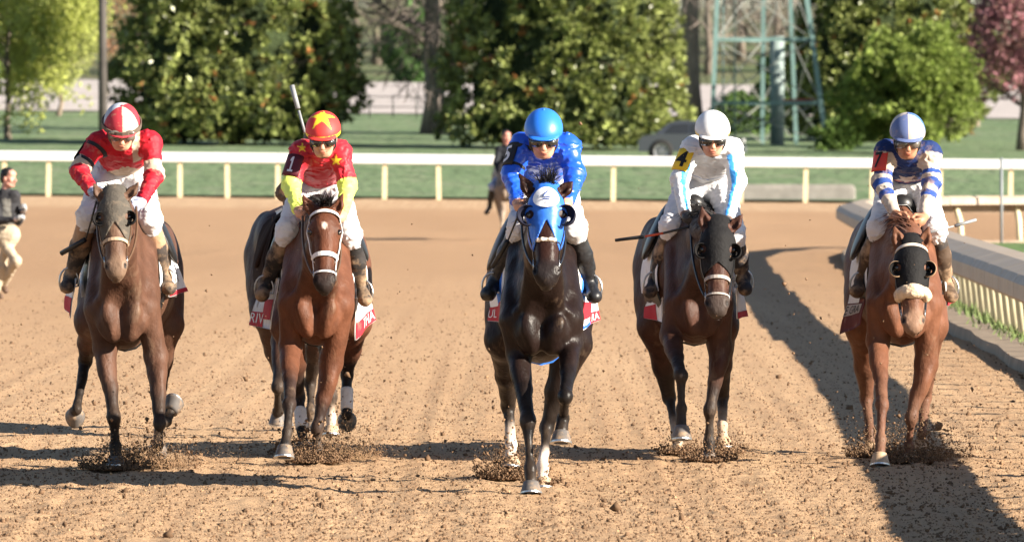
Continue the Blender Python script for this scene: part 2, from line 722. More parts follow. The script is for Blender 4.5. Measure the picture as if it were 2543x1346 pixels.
# lawn rising beyond the far rail, pavement and hill behind
def lawn_material(name, a, b, dry, sc=0.5):
    m = bpy.data.materials.new(name)
    m.use_nodes = True
    n, l = m.node_tree.nodes, m.node_tree.links
    bs = n['Principled BSDF']
    bs.inputs['Roughness'].default_value = 0.9
    bs.inputs['Specular IOR Level'].default_value = 0.1
    tc = n.new('ShaderNodeTexCoord')
    prev = None
    cols = [(a, b, sc, (1, 0.35, 1)), (None, dry, sc * 2.3, (1, 0.3, 1)), (None, tuple(x * 0.45 for x in a), sc * 5, (1, 0.25, 1))]
    for i, (ca, cb, s, st) in enumerate(cols):
        mp = n.new('ShaderNodeMapping'); mp.inputs['Scale'].default_value = st
        l.new(tc.outputs['Object'], mp.inputs['Vector'])
        t = n.new('ShaderNodeTexNoise'); t.inputs['Scale'].default_value = s; t.inputs['Detail'].default_value = 5
        l.new(mp.outputs[0], t.inputs['Vector'])
        r = n.new('ShaderNodeMapRange'); r.inputs['From Min'].default_value = 0.4 + 0.12 * (i > 0); r.inputs['From Max'].default_value = 0.75
        l.new(t.outputs['Fac'], r.inputs['Value'])
        x = n.new('ShaderNodeMix'); x.data_type = 'RGBA'
        l.new(r.outputs[0], x.inputs['Factor'])
        if prev is None:
            x.inputs['A'].default_value = (*ca, 1)
        else:
            l.new(prev, x.inputs['A'])
        x.inputs['B'].default_value = (*cb, 1)
        prev = x.outputs['Result']
    l.new(prev, bs.inputs['Base Color'])
    bp = n.new('ShaderNodeBump'); bp.inputs['Strength'].default_value = 0.8; bp.inputs['Distance'].default_value = 0.15
    t2 = n.new('ShaderNodeTexNoise'); t2.inputs['Scale'].default_value = 3.0
    l.new(tc.outputs['Object'], t2.inputs['Vector']); l.new(t2.outputs['Fac'], bp.inputs['Height']); l.new(bp.outputs[0], bs.inputs['Normal'])
    return m


M_LAWN = lawn_material('lawn', (0.125, 0.18, 0.092), (0.17, 0.22, 0.12), (0.19, 0.21, 0.135))
# sheet laid along the rail line: a = along X, b = distance beyond the rail
xs = np.linspace(-130, 130, 180)
bs_ = np.concatenate([np.linspace(-1.0, 60, 60), np.linspace(64, 175, 40)])
Bq, Xq = np.meshgrid(bs_, xs, indexing='ij')
edge = 0.5 * vnoise(np.stack([Xq * 1.3, 0 * Xq, 0 * Xq], -1), 2) * (Bq < 0)
Yq = rail_D(np.clip(Xq, -40, 40)) + 1.5 + Bq + edge
Zq = zt(Xq, Yq) + 0.035 + 0.06 * fbm(np.stack([Xq * 0.6, Yq * 0.3, 0 * Xq], -1), 2, 2) * np.clip(Bq / 5, 0, 1)
ii = np.arange(Bq.size).reshape(Bq.shape)
Fq = np.stack([ii[:-1, :-1], ii[:-1, 1:], ii[1:, 1:], ii[1:, :-1]], -1).reshape(-1, 4)
o = mesh_obj('infield_lawn', np.stack([Xq, Yq, Zq], -1).reshape(-1, 3), Fq, M_LAWN)
tag(o, 'mown green lawn rising beyond the far white rail', kind='structure')

M_PAVE = nmat('pale_pavement', (0.40, 0.36, 0.34), 0.9, 0.1, noise=0.25, nscale=0.35, bump=0.3, bscale=2)
xs = np.linspace(-150, 150, 60)
Bq, Xq = np.meshgrid(np.linspace(158, 285, 20), xs, indexing='ij')
Yq = rail_D(np.clip(Xq, -40, 40)) + 4 + Bq
Zq = zt(Xq, Yq) + 0.09
ii = np.arange(Bq.size).reshape(Bq.shape)
Fq = np.stack([ii[:-1, :-1], ii[:-1, 1:], ii[1:, 1:], ii[1:, :-1]], -1).reshape(-1, 4)
o = mesh_obj('pavement', np.stack([Xq, Yq, Zq], -1).reshape(-1, 3), Fq, M_PAVE)
tag(o, 'pale paved yard behind the trees', kind='structure')

M_HILL = lawn_material('hill_grass', (0.10, 0.13, 0.06), (0.16, 0.15, 0.09), (0.18, 0.15, 0.10), 0.08)
o = sheet('hill', np.linspace(-600, 600, 60), np.linspace(480, 2600, 60),
          lambda X, Y: np.where(Y < 560, zt(X, Y) - 0.35, zt(X, Y) + 0.05 + 2.0 * fbm(np.stack([X * .01, Y * .01, 0 * X], -1), 2, 6)) - 1.2 * (Y < 500), M_HILL)
tag(o, 'low grassy hill far behind the trees', kind='structure')

# ------------------------------------------------------------------ far white rail
M_WHITE = nmat('white_rail_paint', (0.66, 0.65, 0.62), 0.45, 0.4, noise=0.05, nscale=3)
M_POST = nmat('cream_post_paint', (0.66, 0.56, 0.36), 0.6, 0.3, noise=0.12, nscale=5)
post_px = [-98, 11, 120, 229, 338, 447, 565, 690, 820, 955, 1090, 1235, 1380, 1523, 1680, 1840, 2000, 2165, 2335, 2510, 2690]
pxs = np.array(post_px, float)


def far_pt(px):
    by = 484 + (px - 0) / 2543 * 22
    return P(px, by, 262.0)


pts = np.array([far_pt(p) for p in post_px])
rail = thing('safety_rail', tuple(pts[10]), 'long white safety rail on cream posts across the back of the track', 'rail')
for p in pts:
    mb = MB()
    lean = random.uniform(-.02, .02)
    prof = np.array([(-.07, -.06), (.07, -.06), (.07, .06), (-.07, .06)])
    rings = []
    for z, k, sh in ((-.08, 1.0, 0), (.55, .97, -.01), (.98, .92, -.03), (1.12, .9, -.02)):
        rings.append(np.array([(p[0] + a * k + lean * z, p[1] + b * k + sh, z) for a, b in prof]) + np.array((0, 0, p[2])))
    mb.loft(rings)
    mb.build('rail_post', M_POST, rail)
# canopy in sections, a rounded white cover
prof = np.array([(.30, -.17), (.335, -.15), (.33, -.09), (.23, .06), (.10, .16), (-.02, .185), (-.16, .16), (-.25, .06), (-.27, -.04), (-.25, -.05), (-.14, .10), (0, .14), (.10, .12), (.24, -.06)])
for a, b in zip(pts[:-1], pts[1:]):
    d = nrm(b - a); nrml = nrm(np.cross(d, (0, 0, 1.0)))
    nrml = nrml if nrml[1] < 0 else -nrml
    rings = []
    for t in (0.003, 0.997):
        c = a + (b - a) * t + np.array((0, 0, 1.19))
        rings.append(c + (prof[:, :1] - .16) * nrml + prof[:, 1:] * .86 * np.array((0, 0, 1.0)))
    mb = MB(); mb.loft(rings, caps=False)
    mb.build('rail_cover', M_WHITE, rail, smooth=True)

# ------------------------------------------------------------------ near inner rail with its rounded end
M_COVER = nmat('weathered_rail_cover', (0.34, 0.28, 0.22), 0.6, 0.3, noise=0.14, nscale=2.2, mud=(0.34, 0.25, 0.16), mudamt=0.35, mudscale=3)
M_POST2 = nmat('weathered_post', (0.66, 0.60, 0.40), 0.65, 0.25, noise=0.3, nscale=4, stretch=(6, 6, 1))
path = [(4.15, 38), (4.25, 45), (4.45, 57), (4.68, 68), (4.85, 80.4), (5.02, 96), (5.3, 115), (5.6, 132), (5.85, 144), (6.3, 150.5), (7.0, 154.5), (8.0, 157), (9.3, 158), (11.5, 158.2), (14, 158.2)]
path = np.array(path, float)
# resample evenly
from_s = np.concatenate([[0], np.cumsum(np.linalg.norm(np.diff(path, axis=0), axis=1))])
def path_at(s):
    return np.array([np.interp(s, from_s, path[:, 0]), np.interp(s, from_s, path[:, 1])])
inner = thing('safety_rail', (4.85, 80.4, 0), 'weathered rail with overhanging cover and close posts beside the rightmost horse', 'rail')
Ltot = from_s[-1]
# cover sections: pale top tilted to the track, grey lip on the track side
seg = 3.05
s0 = 0.0
while s0 < Ltot - 0.5:
    s1 = min(s0 + seg - 0.035, Ltot)
    rings = []
    for s in np.linspace(s0, s1, 5):
        c = path_at(s); d = nrm(np.append(path_at(min(s + .3, Ltot)) - path_at(max(s - .3, 0)), 0))
        side = np.cross(d, (0, 0, 1.0))          # to the right of travel (away from track)
        pr = [(-.37, .62), (-.40, .65), (-.40, .78), (-.35, .85), (-.14, .91), (.08, .92), (.16, .88), (.17, .76), (.13, .75), (.10, .84), (-.32, .79), (-.34, .62)]
        rings.append(np.array([(c[0] + side[0] * a, c[1] + side[1] * a, z) for a, z in pr]))
    mb = MB(); mb.loft(rings)
    mb.build('rail_cover', M_COVER, inner, smooth=False)
    s0 += seg
s = 0.6
k = 0
while s < Ltot:
    c = path_at(s); d = nrm(np.append(path_at(min(s + .3, Ltot)) - path_at(max(s - .3, 0)), 0))
    side = np.cross(d, (0, 0, 1.0))
    mb = MB()
    w = 0.056
    a = np.array((c[0] + side[0] * .14, c[1] + side[1] * .14, -0.1))
    m_ = np.array((c[0] + side[0] * .08, c[1] + side[1] * .08, 0.45))
    b = np.array((c[0] - side[0] * .08, c[1] - side[1] * .08, 0.83))
    mb.tube([a, m_, b], [w, w, w * .9], n=8)
    mb.build('rail_post', M_POST2, inner, smooth=True)
    s += 1.45
    k += 1
# kerb strip under the posts and turf behind
M_KERB = nmat('kerb_boards', (0.27, 0.215, 0.165), 0.9, 0.1, noise=0.25, nscale=3, bump=0.4, bscale=14)
rings = []
for s in np.linspace(6, Ltot, 60):
    c = path_at(s); d = nrm(np.append(path_at(min(s + .3, Ltot)) - path_at(max(s - .3, 0)), 0))
    side = np.cross(d, (0, 0, 1.0))
    wob = 0.03 * math.sin(s * 2.1)
    pr = [(-.34 + wob, -.06), (-.31 + wob, .085), (.05, .10), (.05, -.06)]
    rings.append(np.array([(c[0] + side[0] * a, c[1] + side[1] * a, z) for a, z in pr]))
mb = MB(); mb.loft(rings)
o = mb.build('kerb', M_KERB)
tag(o, 'low brown timber kerb along the foot of the near rail', kind='structure')
# turf island inside the rail
pin = np.array([(4.55, 37), (4.75, 45), (4.92, 57), (5.1, 68), (5.25, 80.4), (5.42, 96), (5.7, 115), (6.0, 132), (6.3, 144), (6.9, 149.5), (7.6, 152.5), (9.3, 153.5), (40, 153.5), (40, 37)])
mb = MB(); mb.add(np.column_stack([pin, np.full(len(pin), 0.11)]), [tuple(range(len(pin)))])
M_TURF = lawn_material('rail_turf', (0.10, 0.165, 0.06), (0.14, 0.20, 0.075), (0.15, 0.18, 0.085), 2.0)
o = mb.build('turf_island', M_TURF)
tag(o, 'green turf behind the near rail', kind='structure')
# tufts of grass along the posts
tv, tf = [], []
for i in range(5200):
    s = random.uniform(20, Ltot - 16)
    c = path_at(s)
    d = nrm(np.append(path_at(min(s + .3, Ltot)) - path_at(max(s - .3, 0)), 0)); side = np.cross(d, (0, 0, 1.0))
    a = random.gauss(0.10, 0.09)
    clump = vnoise(np.array([[s * 0.9, 0.5, 0.2]]))[0]
    hgt = random.uniform(.05, .13) * (1.0 + 0.9 * clump)
    if hgt < 0.03:
        continue
    b = np.array((c[0] + side[0] * a, c[1] + side[1] * a, 0.075))
    t = random.uniform(0, 6.28); w = np.array((math.cos(t), math.sin(t), 0)) * random.uniform(.008, .016)
    tip = b + np.array((random.gauss(0, .04), random.gauss(0, .04), hgt))
    n0 = len(tv)
    tv += [b - w, b + w, tip]
    tf.append((n0, n0 + 1, n0 + 2))
M_TUFT = nmat('grass_blades', (0.12, 0.165, 0.055), 0.7, 0.2, noise=0.4, nscale=2.5)
o = mesh_obj('grass_tufts', np.array(tv), np.array(tf), M_TUFT, smooth=False)
tag(o, 'green grass tufts growing along the foot of the near rail', 'grass', kind='stuff')

# ------------------------------------------------------------------ trees
def leaf_cloud(C, N, L, W, spread, per, col, jit=0.25, seed=1, up=0.35, warm=None, warm_p=0.0):
    """clusters of `per` leaf blades at points C pointing about N; returns V,F,colours"""
    r = np.random.default_rng(seed)
    n = len(C) * per
    c = np.repeat(C, per, 0)
    d = np.repeat(N, per, 0) + r.normal(0, spread, (n, 3))
    d[:, 2] += up * r.random(n)
    d /= np.linalg.norm(d, axis=1)[:, None]
    x = np.cross(d, r.normal(0, 1, (n, 3)))
    x /= np.linalg.norm(x, axis=1)[:, None]
    l = L * r.uniform(0.7, 1.3, n)[:, None]
    w = W * r.uniform(0.7, 1.3, n)[:, None]
    y = np.cross(d, x) * l * 0.12
    V = np.stack([c, c + d * l * .45 + x * w * .5 + y, c + d * l, c + d * l * .45 - x * w * .5 + y], 1).reshape(-1, 3)
    F = (np.arange(n) * 4)[:, None] + np.arange(4)[None]
    k = np.repeat(1 + jit * r.normal(0, 1, len(C)), per) * (1 + 0.15 * r.normal(0, 1, n))
    cc = np.clip(k, .35, 2.0)[:, None] * np.array(col)
    if warm is not None:
        msk = np.repeat(r.random(len(C)) < warm_p, per)
        cc[msk] = np.array(warm) * np.clip(k[msk], .5, 1.6)[:, None]
    return V, F, np.repeat(cc, 4, 0)


def build_trunk(name, base, top, r0, r1, mat, parent, limbs=0, seed=0, bend=0.15, lim_len=3.0, from_t=0.35, up=0.5):
    r = random.Random(seed)
    mb = MB()
    base, top = np.array(base, float), np.array(top, float)
    n = 9
    pts, rad = [], []
    for i in range(n):
        t = i / (n - 1)
        p = base + (top - base) * t + np.array((r.gauss(0, bend), r.gauss(0, bend), 0)) * (0 < i)
        pts.append(p)
        rad.append((r0 * (1 + 0.5 * max(0, 0.12 - t) / 0.12)) * (1 - t) + r1 * t)
    mb.tube(pts, rad, n=12)
    def limb(p, d, L, rr, depth):
        q, ps, rs = p.copy(), [p.copy()], [rr]
        dd = nrm(d)
        for i in range(5):
            dd = nrm(dd + np.array((r.gauss(0, .2), r.gauss(0, .2), r.gauss(0.04, .16))))
            q = q + dd * L / 5
            ps.append(q.copy()); rs.append(rr * (1 - (i + 1) / 5 * 0.75))
            if depth > 0 and i >= 1:
                for _ in range(2 if depth > 1 else 1):
                    limb(q, dd + np.array((r.gauss(0, .7), r.gauss(0, .7), r.gauss(.1, .5))), L * 0.55, rs[-1] * 0.6, depth - 1)
        mb.tube(ps, rs, n=5 if depth else 4, caps=False)
    for i in range(limbs):
        t = from_t + (1 - from_t) * (i + r.random()) / limbs
        p = base + (top - base) * t
        a = r.uniform(0, 6.28)
        limb(p, np.array((math.cos(a), math.sin(a), r.uniform(0.1, up))), lim_len * (1.1 - 0.5 * t), (r0 * (1 - t) + r1 * t) * 0.5, 2)
    return mb.build(name, mat, parent, smooth=True)


M_BARK = nmat('grey_bark', (0.16, 0.135, 0.11), 0.9, 0.1, noise=0.4, nscale=1.6, stretch=(3, 3, .6), bump=0.7, bscale=6, bdist=.06)
M_BARKP = nmat('pale_bark', (0.23, 0.185, 0.145), 0.9, 0.1, noise=0.3, nscale=1.4, stretch=(2, 2, .7), bump=0.5, bscale=5, bdist=.05)
M_MAG = nmat('glossy_leaf', vcol=True, rough=0.34, spec=0.5, transl=0.12)
M_SOFT = nmat('spring_leaf', vcol=True, rough=0.6, spec=0.25, transl=0.42)
M_TWIG = nmat('bare_twig', vcol=True, rough=0.9, spec=0.1)


def base_at(px, D):
    X = (px - 1271.5) / FPX * D
    return np.array((X, D, float(zt(np.array(X), np.array(D)))))


def magnolia(px, D, hw, H, label, seed, col=(0.23, 0.265, 0.085), n=13000, prof=None):
    b = base_at(px, D)
    t = thing('magnolia_tree', tuple(b), label, 'tree', 'broad evergreen trees beyond the far rail')
    r = np.random.default_rng(seed)
    build_trunk('trunk', b + (0, 0, -.2), b + (0, 0, H * .85), .28, .05, M_BARK, t, limbs=8, seed=seed, lim_len=hw * .8, from_t=.1)
    # broad cone with an uneven skin
    u = r.random(n); a = r.uniform(0, 2 * np.pi, n)
    z = u ** 0.9
    if prof is None:
        prof = ([0, .02, .08, .2, .45, .75, 1], [.80, .93, 1.0, 1.0, .88, .52, .05])
    rad = np.interp(z, *prof)
    dirv = np.stack([np.cos(a), np.sin(a), z * 3], -1)
    lump = 1 + 0.14 * vnoise(dirv * 2.1, seed) + 0.17 * vnoise(dirv * 6.0, seed + 3)
    depth = np.where(r.random(n) < .72, 1 - 0.10 * r.random(n), r.uniform(.45, .9, n))
    R = hw * rad * lump * depth
    C = np.stack([b[0] + R * np.cos(a), b[1] + R * np.sin(a), b[2] + .15 + z * H], -1)
    N = np.stack([np.cos(a), np.sin(a), np.full(n, .45)], -1)
    gap = (vnoise(C * np.array((1.5, 1.5, 1.1)), seed) < -.22) & (depth > .82)      # hollows between the leaf clumps
    C, N = C[~gap], N[~gap]
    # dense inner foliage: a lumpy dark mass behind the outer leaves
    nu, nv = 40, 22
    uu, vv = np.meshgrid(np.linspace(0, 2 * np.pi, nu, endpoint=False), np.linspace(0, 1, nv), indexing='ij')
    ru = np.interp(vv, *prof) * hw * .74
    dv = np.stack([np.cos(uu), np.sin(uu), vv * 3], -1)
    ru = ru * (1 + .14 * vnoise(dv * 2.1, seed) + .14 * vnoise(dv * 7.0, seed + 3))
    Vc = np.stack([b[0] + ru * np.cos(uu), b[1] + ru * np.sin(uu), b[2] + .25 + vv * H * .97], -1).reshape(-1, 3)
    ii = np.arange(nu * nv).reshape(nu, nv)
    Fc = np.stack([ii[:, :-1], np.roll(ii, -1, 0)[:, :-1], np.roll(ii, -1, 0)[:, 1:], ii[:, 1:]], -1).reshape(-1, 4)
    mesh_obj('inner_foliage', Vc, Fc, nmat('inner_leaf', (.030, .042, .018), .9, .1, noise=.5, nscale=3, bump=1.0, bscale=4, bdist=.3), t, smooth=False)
    V, F, cc = leaf_cloud(C, N, .29, .115, .65, 9, col, .30, seed, warm=(0.30, 0.14, 0.05), warm_p=.03)
    mesh_obj('crown', V, F, M_MAG, t, smooth=False, col=cc)
    return t


magnolia(588, 342, 4.75, 13, 'broad dark evergreen behind the jockey with the starred red helmet', 3)
magnolia(1402, 338, 4.75, 13, 'broad dark evergreen behind the jockey in blue silks', 5)
magnolia(2200, 364, 4.1, 12.5, 'broad dark evergreen right of the steel tower, behind a bright bush', 8, n=10000)


def soft_tree(name, px, D, hw, z0, z1, col, label, seed, n=5200, L=.22, W=.12, per=4, trunk=.14, bark=None, cat='tree', group=None, mat=None, warm=None, warm_p=0, lump=.35, limbs=7, yoff=0, hollow=.35):
    b = base_at(px, D)
    t = thing(name, tuple(b), label, cat, group)
    r = np.random.default_rng(seed)
    bark = bark or M_BARK
    build_trunk('trunk', b + (0, 0, -.2), b + (0, 0, z0 + (z1 - z0) * .75), trunk, trunk * .25, bark, t, limbs=limbs, seed=seed, lim_len=hw * .9, from_t=max(.12, z0 / (z1 + .01) * .8), bend=.06, up=.9)
    d = r.normal(0, 1, (n, 3)); d /= np.linalg.norm(d, axis=1)[:, None]
    lm = 1 + lump * vnoise(d * 2.2, seed) + lump * .6 * vnoise(d * 5.0, seed + 1)
    rr = (hollow + (1 - hollow) * r.random(n)) ** .6 * lm
    h = (z1 - z0) / 2
    C = b + np.array((0, 0, z0 + h)) + d * rr[:, None] * np.array((hw, hw, h))
    keep = vnoise(C * 0.9, seed + 5) > -0.32
    C, d = C[keep], d[keep]
    V, F, cc = leaf_cloud(C, d, L, W, .8, per, col, .22, seed, warm=warm, warm_p=warm_p)
    mesh_obj('crown', V, F, mat or M_SOFT, t, smooth=False, col=cc)
    return t


G2 = 'young spring trees at the left'
soft_tree('spring_tree', 20, 352, 3.7, 1.25, 9.5, (0.46, 0.50, 0.15), 'bright lime spring tree at the left edge on a slim dark trunk', 21, n=21000, L=.15, W=.09, trunk=.13, group=G2)
soft_tree('spring_tree', 142, 412, 2.7, 1.3, 8.5, (0.42, 0.45, 0.17), 'smaller pale olive tree on a thin tan trunk left of the utility pole', 22, n=10000, L=.15, W=.09, trunk=.11, bark=M_BARKP, group=G2)
soft_tree('spring_tree', 262, 470, 3.0, 1.8, 11.5, (0.30, 0.24, 0.115), 'budding tan and olive tree behind the utility pole', 23, n=4200, L=.25, W=.08, per=3, group=G2, warm=(0.32, 0.17, 0.10), warm_p=.4)
soft_tree('spring_tree', -60, 430, 3.6, 1.2, 10.5, (0.19, 0.27, 0.05), 'deeper green tree cut by the left edge behind the lime one', 24, n=4200, trunk=.3, group=G2)
soft_tree('flowering_tree', 2545, 345, 2.35, 2.1, 8.6, (0.42, 0.21, 0.235), 'pink blossoming tree at the right edge of the lawn', 31, n=5200, L=.16, W=.13, trunk=.26, limbs=9, warm=(0.26, 0.15, 0.13), warm_p=.35)
soft_tree('bright_bush', 2262, 331, 2.5, .2, 4.9, (0.20, 0.26, 0.06), 'bright green rounded bush before the dark evergreen behind the rightmost jockey', 33, n=5600, L=.26, W=.12, per=5, trunk=.1)
soft_tree('spring_tree', 2424, 405, 1.7, 1.2, 4.4, (0.20, 0.24, 0.07), 'small thin tree on a pale trunk left of the pink blossom', 34, n=1500, trunk=.11, bark=M_BARKP)
soft_tree('green_shrub', 1030, 545, 1.9, 0.0, 4.6, (0.10, 0.19, 0.06), 'rounded green shrub on the far side of the yard left of the big bare tree', 36, n=2200, L=.4, W=.25, trunk=.1)
soft_tree('green_shrub', 1985, 430, 2.0, 0.0, 3.4, (0.09, 0.15, 0.045), 'dark green shrub seen through the legs of the steel tower', 38, n=2200, L=.3, W=.2, trunk=.1)
soft_tree('green_shrub', 1850, 380, 1.5, 0.0, 1.6, (0.11, 0.18, 0.055), 'low green shrub at the left foot of the steel tower', 39, n=1500, L=.25, W=.15, trunk=.06)
soft_tree('green_shrub', 2075, 340, 1.0, 0.0, 1.2, (0.12, 0.19, 0.05), 'low green shrub at the right foot of the steel tower', 40, n=900, L=.22, W=.13, trunk=.05)

# tall bare trees
def bare_tree(px, D, H, r0, label, seed, bark, limbs=10, lim=5.0, from_t=.3, twigs=0, twc=(0.15, 0.125, 0.11), group=None):
    b = base_at(px, D)
    t = thing('bare_tree', tuple(b), label, 'tree', group)
    build_trunk('trunk', b + (0, 0, -.3), b + (0, 0, H), r0, r0 * .25, bark, t, limbs=limbs, seed=seed, lim_len=lim, from_t=from_t, bend=.07, up=.6)
    if twigs:
        r = np.random.default_rng(seed)
        d = r.normal(0, 1, (twigs, 3)); d /= np.linalg.norm(d, axis=1)[:, None]
        C = b + np.array((0, 0, H * .60)) + d * (r.random(twigs) ** .5)[:, None] * np.array((lim * .95, lim * .95, H * .50))
        keep = vnoise(C * .5, seed) > -.15
        C, d = C[keep], d[keep]
        V, F, cc = leaf_cloud(C, d, 1.1, .05, .6, 4, twc, .3, seed)
        mesh_obj('crown', V, F, M_TWIG, t, smooth=False, col=cc)
    return t


bare_tree(1077, 372, 15, .47, 'thick dark trunk of a bare tree between the two broad evergreens', 41, M_BARK, limbs=16, lim=4.2, from_t=.24, twigs=2200)
bare_tree(1714, 366, 22, .46, 'tall pale trunk just right of the evergreen behind the blue jockey', 42, M_BARKP, limbs=8, lim=4.0, from_t=.5, twigs=900)
bare_tree(2538, 352, 12, .30, 'dark trunk at the right edge under the pink blossom', 43, M_BARK, limbs=4, lim=2, from_t=.45) if False else None
wood = [(-120, 640), (60, 600), (210, 690), (330, 600), (480, 700), (880, 575), (935, 640), (985, 600), (1040, 690), (1130, 615), (1190, 680), (1300, 720),
        (1480, 700), (1640, 640), (1760, 590), (1840, 655), (1930, 600), (2010, 690), (2120, 640), (2320, 700), (2440, 610), (2520, 660), (2600, 600)]
def copy_tree(o, loc, rz):
    c = o.copy(); COL.objects.link(c); c.location = loc; c.rotation_euler = (0, 0, rz)
    for ch in list(o.children):
        d = ch.copy(); COL.objects.link(d); d.parent = c
    return c


protos = []
cnt_ = {}
places = {0: 'above the lime trees at the left edge', 1: 'just left of the gap between the evergreens', 2: 'in the gap between the evergreens', 3: 'behind the steel tower', 4: 'above the pink blossom at right'}
for i, (px, D) in enumerate(wood):
    k = 0 if px < 500 else 1 if px < 940 else 2 if px < 1500 else 3 if px < 2100 else 4
    cnt_[k] = cnt_.get(k, 0) + 1
    lab = ('first', 'second', 'third', 'fourth', 'fifth', 'sixth')[cnt_[k] - 1] + ' leafless grey tree from the left ' + places[k]
    if i < 4:
        t = bare_tree(px, D, (15, 17, 18.5, 16)[i], .28, lab, 60 + i, M_BARK, limbs=7, lim=(4.6, 5.2, 5.8, 5.0)[i], from_t=.15, twigs=2300,
                      twc=[(0.17, 0.145, 0.13), (0.20, 0.17, 0.15), (0.15, 0.14, 0.12), (0.19, 0.20, 0.12)][i], group='leafless trees of the distant wood')
        protos.append(t)
    else:
        t = copy_tree(protos[(i * 7) % 4], tuple(base_at(px, D)), i * 1.3)
        tag(t, lab)

# ------------------------------------------------------------------ utility pole, tower, fence, block, truck
pb = base_at(256, 318)
M_POLE = nmat('dark_pole', (0.085, 0.075, 0.07), 0.8, 0.2, noise=0.3, nscale=2)
pole = thing('utility_pole', tuple(pb), 'dark wooden utility pole rising behind the jockey in red and white', 'pole')
mb = MB(); mb.tube([pb + (0, 0, -.3), pb + (-.03, 0, 6), pb + (-.05, 0, 11)], [.17, .15, .12], n=12); mb.build('shaft', M_POLE, pole, smooth=True)
mb = MB(); mb.bar(pb + (-1.1, 0, 10.2), pb + (1.0, 0, 10.2), .1, .12); mb.build('crossarm', M_POLE, pole)

tb = base_at(1908, 352)
M_STEEL = nmat('teal_steel', (0.13, 0.215, 0.205), 0.55, 0.4, noise=0.15, nscale=2)
tower = thing('steel_tower', tuple(tb), 'teal steel lattice tower standing on splayed legs behind the rail', 'tower')
sT = FPX / 352
def TW(px, py, dy=0.0):
    return P(px, py, 352 + dy)
gz = tb[2]
def leg(p0, p1, dy0, dy1, w):
    a, b = TW(*p0, dy0), TW(*p1, dy1)
    a[2] = gz - .1
    d = (b - a) / (b[2] - a[2])
    b = a + d * 17
    mb = MB(); mb.bar(a, b, w, w); mb.build('tower_leg', M_STEEL, tower)
    return a, d
legs = [leg((1766, 405), (1781, 0), -2.3, -2.0, .18), leg((2054, 405), (2004, 0), -2.3, -2.0, .20), leg((1893, 405), (1896, 0), 2.6, 2.1, .17), leg((1978, 405), (1963, 0), 2.6, 2.1, .17)]
def on_leg(i, z):
    a, d = legs[i]
    return a + d * (z - a[2])
zs = [tb[2] + .1, 3.3, 5.9, 8.6, 11.5]
for zi, z in enumerate(zs[1:]):
    for (i, j) in ((0, 1), (0, 2), (2, 3), (1, 3)):
        mb = MB(); mb.bar(on_leg(i, z), on_leg(j, z), .10, .13); mb.build('girt', M_STEEL, tower)
M_BRACE = nmat('dull_brace', (0.22, 0.23, 0.21), 0.6, 0.3)
M_RUST = nmat('red_rod', (0.33, 0.075, 0.06), 0.6, 0.3)
for z0, z1 in zip(zs[:-1], zs[1:]):
    for (i, j) in ((0, 1), (0, 2), (2, 3), (1, 3)):
        for a, b in ((i, j), (j, i)):
            mb = MB(); mb.tube([on_leg(a, z0), on_leg(b, z1)], .026, n=5); mb.build('brace', M_BRACE, tower)
mb = MB(); mb.bar(TW(1945, 250, -1), TW(2026, 247, -2), .05, .09); mb.build('red_rod', M_RUST, tower)
c0 = TW(1930, 405); c0[2] = gz - .1
mb = MB(); mb.tube([c0, c0 + (0, 0, 4.6)], .30, n=14); mb.build('riser_pipe', nmat('riser', (0.21, 0.265, 0.255), .6, .3, noise=.15, nscale=1.5), tower, smooth=True)
for dx in (-.24, .24):
    mb = MB(); mb.tube([c0 + (-2.0 + dx, -.6, 0), c0 + (-2.0 + dx, -.6, 16)], .035, n=6); mb.build('ladder_stile', M_STEEL, tower)
mb = MB(); mb.box(c0 + (0, 0, 19.5), (5.5, 5.5, 5.6)); mb.build('tank', M_STEEL, tower)

# wire fence far on the lawn
fx0, fx1, FD = 860, 1175, 415
M_FENCE = nmat('black_fence', (0.03, 0.032, 0.03), .6, .3)
fb = base_at(1000, FD)
fence = thing('paddock_fence', tuple(fb), 'thin black fence crossing the lawn left of the big bare trunk', 'fence')
for px in np.arange(860, 1200, 58):
    q = base_at(px, FD)
    mb = MB(); mb.tube([q + (0, 0, -.1), q + (0, 0, 1.15)], .04, n=6); mb.build('fence_post', M_FENCE, fence, smooth=True)
for z in (.55, 1.05):
    mb = MB(); mb.tube([base_at(850, FD) + (0, 0, z), base_at(1205, FD) + (0, 0, z)], .022, n=5); mb.build('fence_wire', M_FENCE, fence)
# concrete block behind the far rail
cb = P(1990, 492, 262)
zb = float(zt(np.array(cb[0]), np.array(266.0)))
block = MB()
L0 = P(1846, 490, 262)[0]; L1 = P(2131, 490, 262)[0]
pr = [(-.25, 0), (-.22, .32), (-.16, .46), (.16, .46), (.22, .32), (.25, 0)]
rings = []
for x, kk in ((L0, 1), (L1 - .16, 1), (L1 - .05, .93), (L1, .7)):
    rings.append(np.array([(x, 264 + a * kk, .03 + z * kk) for a, z in pr]))
block.loft(rings)
o = block.build('concrete_barrier', nmat('concrete', (.21, .20, .18), .9, .15, noise=.2, nscale=3, bump=.3, bscale=12), smooth=False)
recentre(o, (0.5 * (L0 + L1), 264, 0.03))
tag(o, 'low grey concrete barrier just behind the far rail by the tower', 'barrier')

